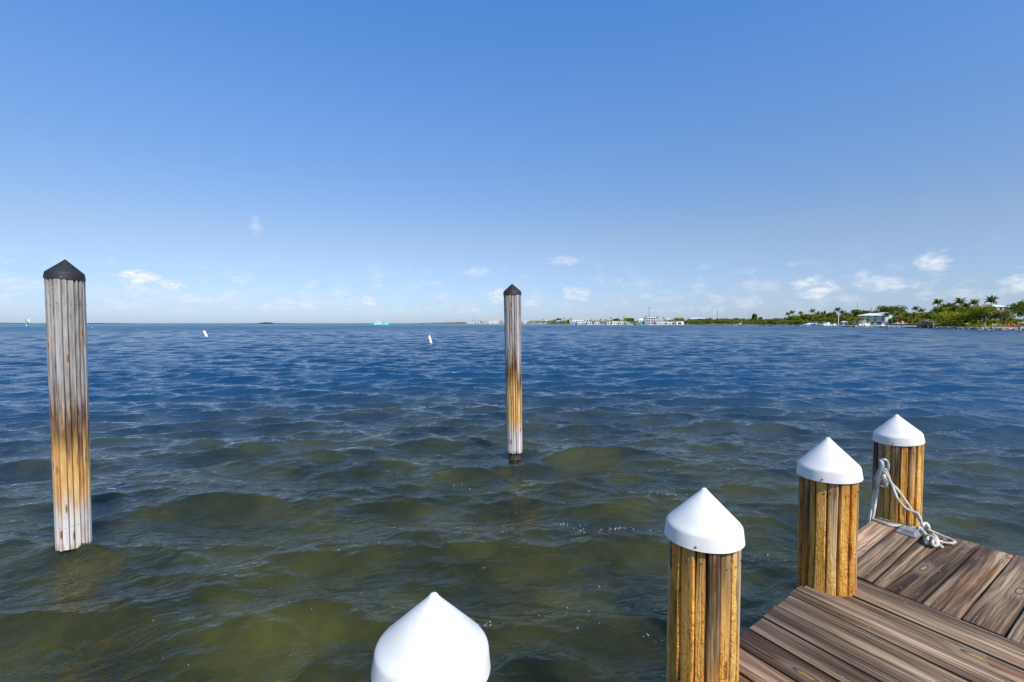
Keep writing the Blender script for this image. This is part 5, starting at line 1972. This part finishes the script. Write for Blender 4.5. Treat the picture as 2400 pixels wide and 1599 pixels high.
def sailboat():
    Y = 560
    L = 33.5 / FPX * Y
    b = thing('sailboat', 'anchored sailboat with turquoise hull and bare mast in open water', 'sailboat', (X(893, Y), Y, 0), R(3))
    k = L / 16.0
    obj('hull', hull_mb(L, L * .27, 1.75 * k, .5), M_HTEAL, b)
    sh_ = hull_mb(L * .995, L * .272, 2.05 * k, .1)
    mb = MB()
    for s_ in (-1, 1):
        mb.loft([[(-.47 * L, s_ * L * .128, 1.45 * k), (-.47 * L, s_ * L * .128, 2.0 * k)], [(-.1 * L, s_ * L * .137, 1.5 * k), (-.1 * L, s_ * L * .137, 2.05 * k)],
                 [(.2 * L, s_ * L * .115, 1.62 * k), (.2 * L, s_ * L * .115, 2.15 * k)], [(.40 * L, s_ * L * .055, 1.85 * k), (.40 * L, s_ * L * .05, 2.35 * k)], [(.535 * L, 0, 2.0 * k), (.54 * L, 0, 2.5 * k)]])
    obj('topside_band', mb, M_HWHITE, b)
    obj('deck', MB().loft([[(-.47 * L, -L * .128, 1.98 * k), (-.47 * L, L * .128, 1.98 * k)], [(-.1 * L, -L * .137, 2.03 * k), (-.1 * L, L * .137, 2.03 * k)], [(.2 * L, -L * .115, 2.13 * k), (.2 * L, L * .115, 2.13 * k)], [(.53 * L, -.05, 2.45 * k), (.53 * L, .05, 2.45 * k)]]), M_HWHITE, b)
    obj('cabin', MB().loft([[(-.36 * L, -L * .09, 2 * k), (.02 * L, -L * .08, 2.05 * k), (.02 * L, L * .08, 2.05 * k), (-.36 * L, L * .09, 2 * k)], [(-.36 * L, -L * .08, 3.1 * k), (-.03 * L, -L * .06, 3.0 * k), (-.03 * L, L * .06, 3.0 * k), (-.36 * L, L * .08, 3.1 * k)]], closed=True, caps=True), M_HWHITE, b)
    for xx in (-.29, -.19, -.09):
        obj('cabin_window', MB().box((xx * L, -L * .086, 2.6 * k), (L * .07, .12, .5 * k)), M_GLASS, b)
    obj('bimini', MB().box((-.25 * L, 0, 4.1 * k), (L * .32, L * .18, .25)), M_CANV, b)
    for xx in (-.38, -.12):
        for s_ in (-1, 1):
            obj('bimini_leg', MB().tube([(xx * L, s_ * L * .08, 2.2 * k), (xx * L, s_ * L * .08, 4.1 * k)], .09, 5), M_WPOLE, b)
    hm = Z(722, Y)
    mx = -.02 * L
    obj('mast', MB().tube([(mx, 0, 2), (mx, 0, hm)], [.20, .14], 7), M_LGREY, b)
    obj('boom', MB().tube([(mx, 0, 5.0 * k), (-.34 * L, 0, 4.8 * k)], .28, 7), M_CANV, b)
    obj('forestay', MB().tube([(mx, 0, hm - .5), (.36 * L, 0, 2.3 * k)], .10, 5), M_LGREY, b)
    obj('backstay', MB().tube([(mx, 0, hm - .3), (-.46 * L, 0, 2.0 * k)], .035, 4), M_LGREY, b)
    obj('spreader', MB().box((mx, 0, hm * .55), (.12, 2.2, .12)), M_LGREY, b)


sailboat()

# wooded islet on the horizon
g_ = random.Random(15)
mb = MB()
Yi = 3200
lobes = [((X(612 + k * 2.2, Yi), Yi + g_.uniform(-5, 5), 2.5), (9, 9, (4.2 if 2 < k < 10 else 3.0) + 2.5 + g_.uniform(-1, 1.2))) for k in range(13)]
leaves(mb, g_, lobes, 1500, 4.0)
isl = obj('wooded_islet', mb, plain('islet_foliage', (0.055, 0.065, 0.035), .9, 0, .4, .05))
tag(isl, 'small dark wooded islet alone on the horizon', 'island')

# ------------------------------------------------------------------ buoys and markers
M_BUOYW = plain('white_buoy_plastic', (0.80, 0.79, 0.77), .4, 0, .05, 3)
M_BUOYO = plain('faded_orange_band', (0.78, 0.33, 0.14), .5, 0, .15, 5)


def buoy(label, px, pb, hpx, rpx, tilt):
    Y = EYE * FPX / (pb - 758.2)
    h = hpx / FPX * Y
    r = rpx / FPX * Y
    b = thing('spar_buoy', label, 'buoy', (X(px, Y), Y, 0))
    b.rotation_euler = (0, R(tilt), 0)
    b['group'] = 'white regulatory buoys leaning in the water'
    obj('body', MB().lathe([(0, -.5), (r, -.5), (r, h - .03), (r * .9, h), (0, h)], 20), M_BUOYW, b, smooth=True, sharp=40)
    for zc in (h * .85, h * .12):
        obj('orange_band', MB().lathe([(r * 1.012, zc - .035), (r * 1.012, zc + .035)], 20), M_BUOYO, b, smooth=True)
    mb = MB()
    cz, R1, R2 = h * .48, r * .80, r * .56
    for k in range(20):
        a, c = 6.283 * k / 20, 6.283 * (k + 1) / 20
        q = []
        for (an, rr) in ((a, R1), (c, R1), (c, R2), (a, R2)):
            xx, zz = math.cos(an) * rr, math.sin(an) * rr * 1.25
            th_ = xx / r
            q.append((math.sin(th_) * r * 1.014, -math.cos(th_) * r * 1.014, cz + zz))
        mb.quad(*q)
    obj('orange_circle', mb, M_BUOYO, b)


buoy('white buoy with orange bands left of mid frame, nearer and only slightly tilted', 1010.5, 806, 19.5, 3.0, -15)
buoy('white buoy farther out to the left, strongly tilted', 484, 788.5, 14, 2.7, -27)
fl = thing('float', 'tiny white mooring float just right of the tall left piling', 'float', (X(215, 290), 290, 0))
obj('ball', MB().lathe([(0, -.3), (.25, -.2), (.36, .05), (.25, .32), (0, .42)], 12), M_BUOYW, fl, smooth=True)
obj('ring', MB().tube([(-.1, 0, .40), (-.1, 0, .5), (.1, 0, .5), (.1, 0, .40)], .03, 5), M_STEEL, fl)

M_DGREEN = plain('green_daymark_paint', (0.08, 0.72, 0.04), .5)
M_DRED = plain('red_daymark_paint', (0.80, 0.13, 0.10), .5)


def marker(label, px, pb, pt, m, kind):
    Y = EYE * FPX / (pb - 758.2)
    zt = Z(pt, Y)
    t_ = thing('channel_marker', label, 'channel marker', (X(px, Y), Y, 0))
    t_.rotation_euler = (0, R(-3), 0)
    obj('post', MB().tube([(0, 0, -1), (0, 0, zt)], .2, 8), M_PILE, t_, smooth=True, sharp=40)
    s_ = .85
    if kind == 'square':
        mb = MB().box((-.25, -.28, zt - .2), (2 * s_, .08, 2 * s_))
        obj('daymark', mb, m, t_)
        M = Matrix.Rotation(R(75), 4, 'Z')
        obj('side_daymark', MB().box((0, -.55, zt - .2), (1.3, .08, 1.5), m=Matrix.Translation((.35, .1, 0)) @ M), M_BUOYW, t_)
        obj('notice_board', MB().box((-.35, -.26, 1.4), (.55, .07, 1.1)), M_BUOYW, t_)
    else:
        mb = MB()
        a = [(-1.1, -.3, zt - 1.0), (1.1, -.3, zt - 1.0), (0, -.3, zt + .9)]
        b = [(x, y + .08, z) for x, y, z in a]
        mb.loft([a, b], closed=True, caps=True)
        obj('daymark', mb, m, t_)
    obj('pile_cap', MB().lathe([(.24, 0), (.2, .1), (0, .3)], 8, (0, 0, zt)), M_GREY, t_)


marker('green square channel marker on a post at the far left', 65.5, 767.6, 750.5, M_DGREEN, 'square')
marker('red triangular channel marker cut by the left frame edge', -1.5, 768.5, 751.5, M_DRED, 'triangle')

# ------------------------------------------------------------------ foam flecks on the near water
from mathutils.bvhtree import BVHTree


def foam():
    dg = bpy.context.evaluated_depsgraph_get
    w = bpy.data.objects['water']
    me = w.data
    n = len(me.vertices)
    co = np.empty(n * 3, np.float32)
    me.vertices.foreach_get('co', co)
    co = co.reshape(-1, 3)
    near = co[(co[:, 1] < 14)]
    g = random.Random(61)
    mb = MB()
    # crest lines that carry flecks: (px, py, spread px, count)
    spots = [(1320, 1225, 26, 60), (1345, 1232, 60, 24), (1455, 1232, 34, 55), (1420, 1240, 90, 26), (1080, 1130, 40, 12), (1560, 1165, 60, 26), (1240, 1135, 60, 10), (1760, 1290, 60, 14),
             (1530, 1500, 50, 16), (1400, 1440, 160, 24), (1780, 1380, 50, 10), (1000, 1190, 300, 14), (640, 1450, 260, 20), (170, 1312, 36, 10), (2210, 1000, 60, 10), (930, 1105, 30, 14), (1120, 1480, 60, 10), (2250, 1060, 90, 8)]
    for (px, py, sp, cnt) in spots:
        for _ in range(cnt):
            if g.random() < 0.45:
                continue
            p = onz(px + g.gauss(0, sp * .6), py + g.gauss(0, sp * (.10 if sp < 100 else .25)), 0.0)
            d = (near[:, 0] - p.x) ** 2 + (near[:, 1] - p.y) ** 2
            z = float(near[int(d.argmin()), 2])
            r = g.choice((.0015, .002, .002, .003, .0045)) * (0.8 + p.y * .10)
            mb.lathe([(r, -.001), (r * .8, r * .5), (0, r * .75)], 6, (p.x, p.y, z))
    o = obj('foam', mb, plain('white_foam', (0.55, 0.57, 0.58), .5), smooth=True)
    tag(o, 'scattered white foam flecks and bubbles on the near waves', 'foam', kind='stuff')


foam()
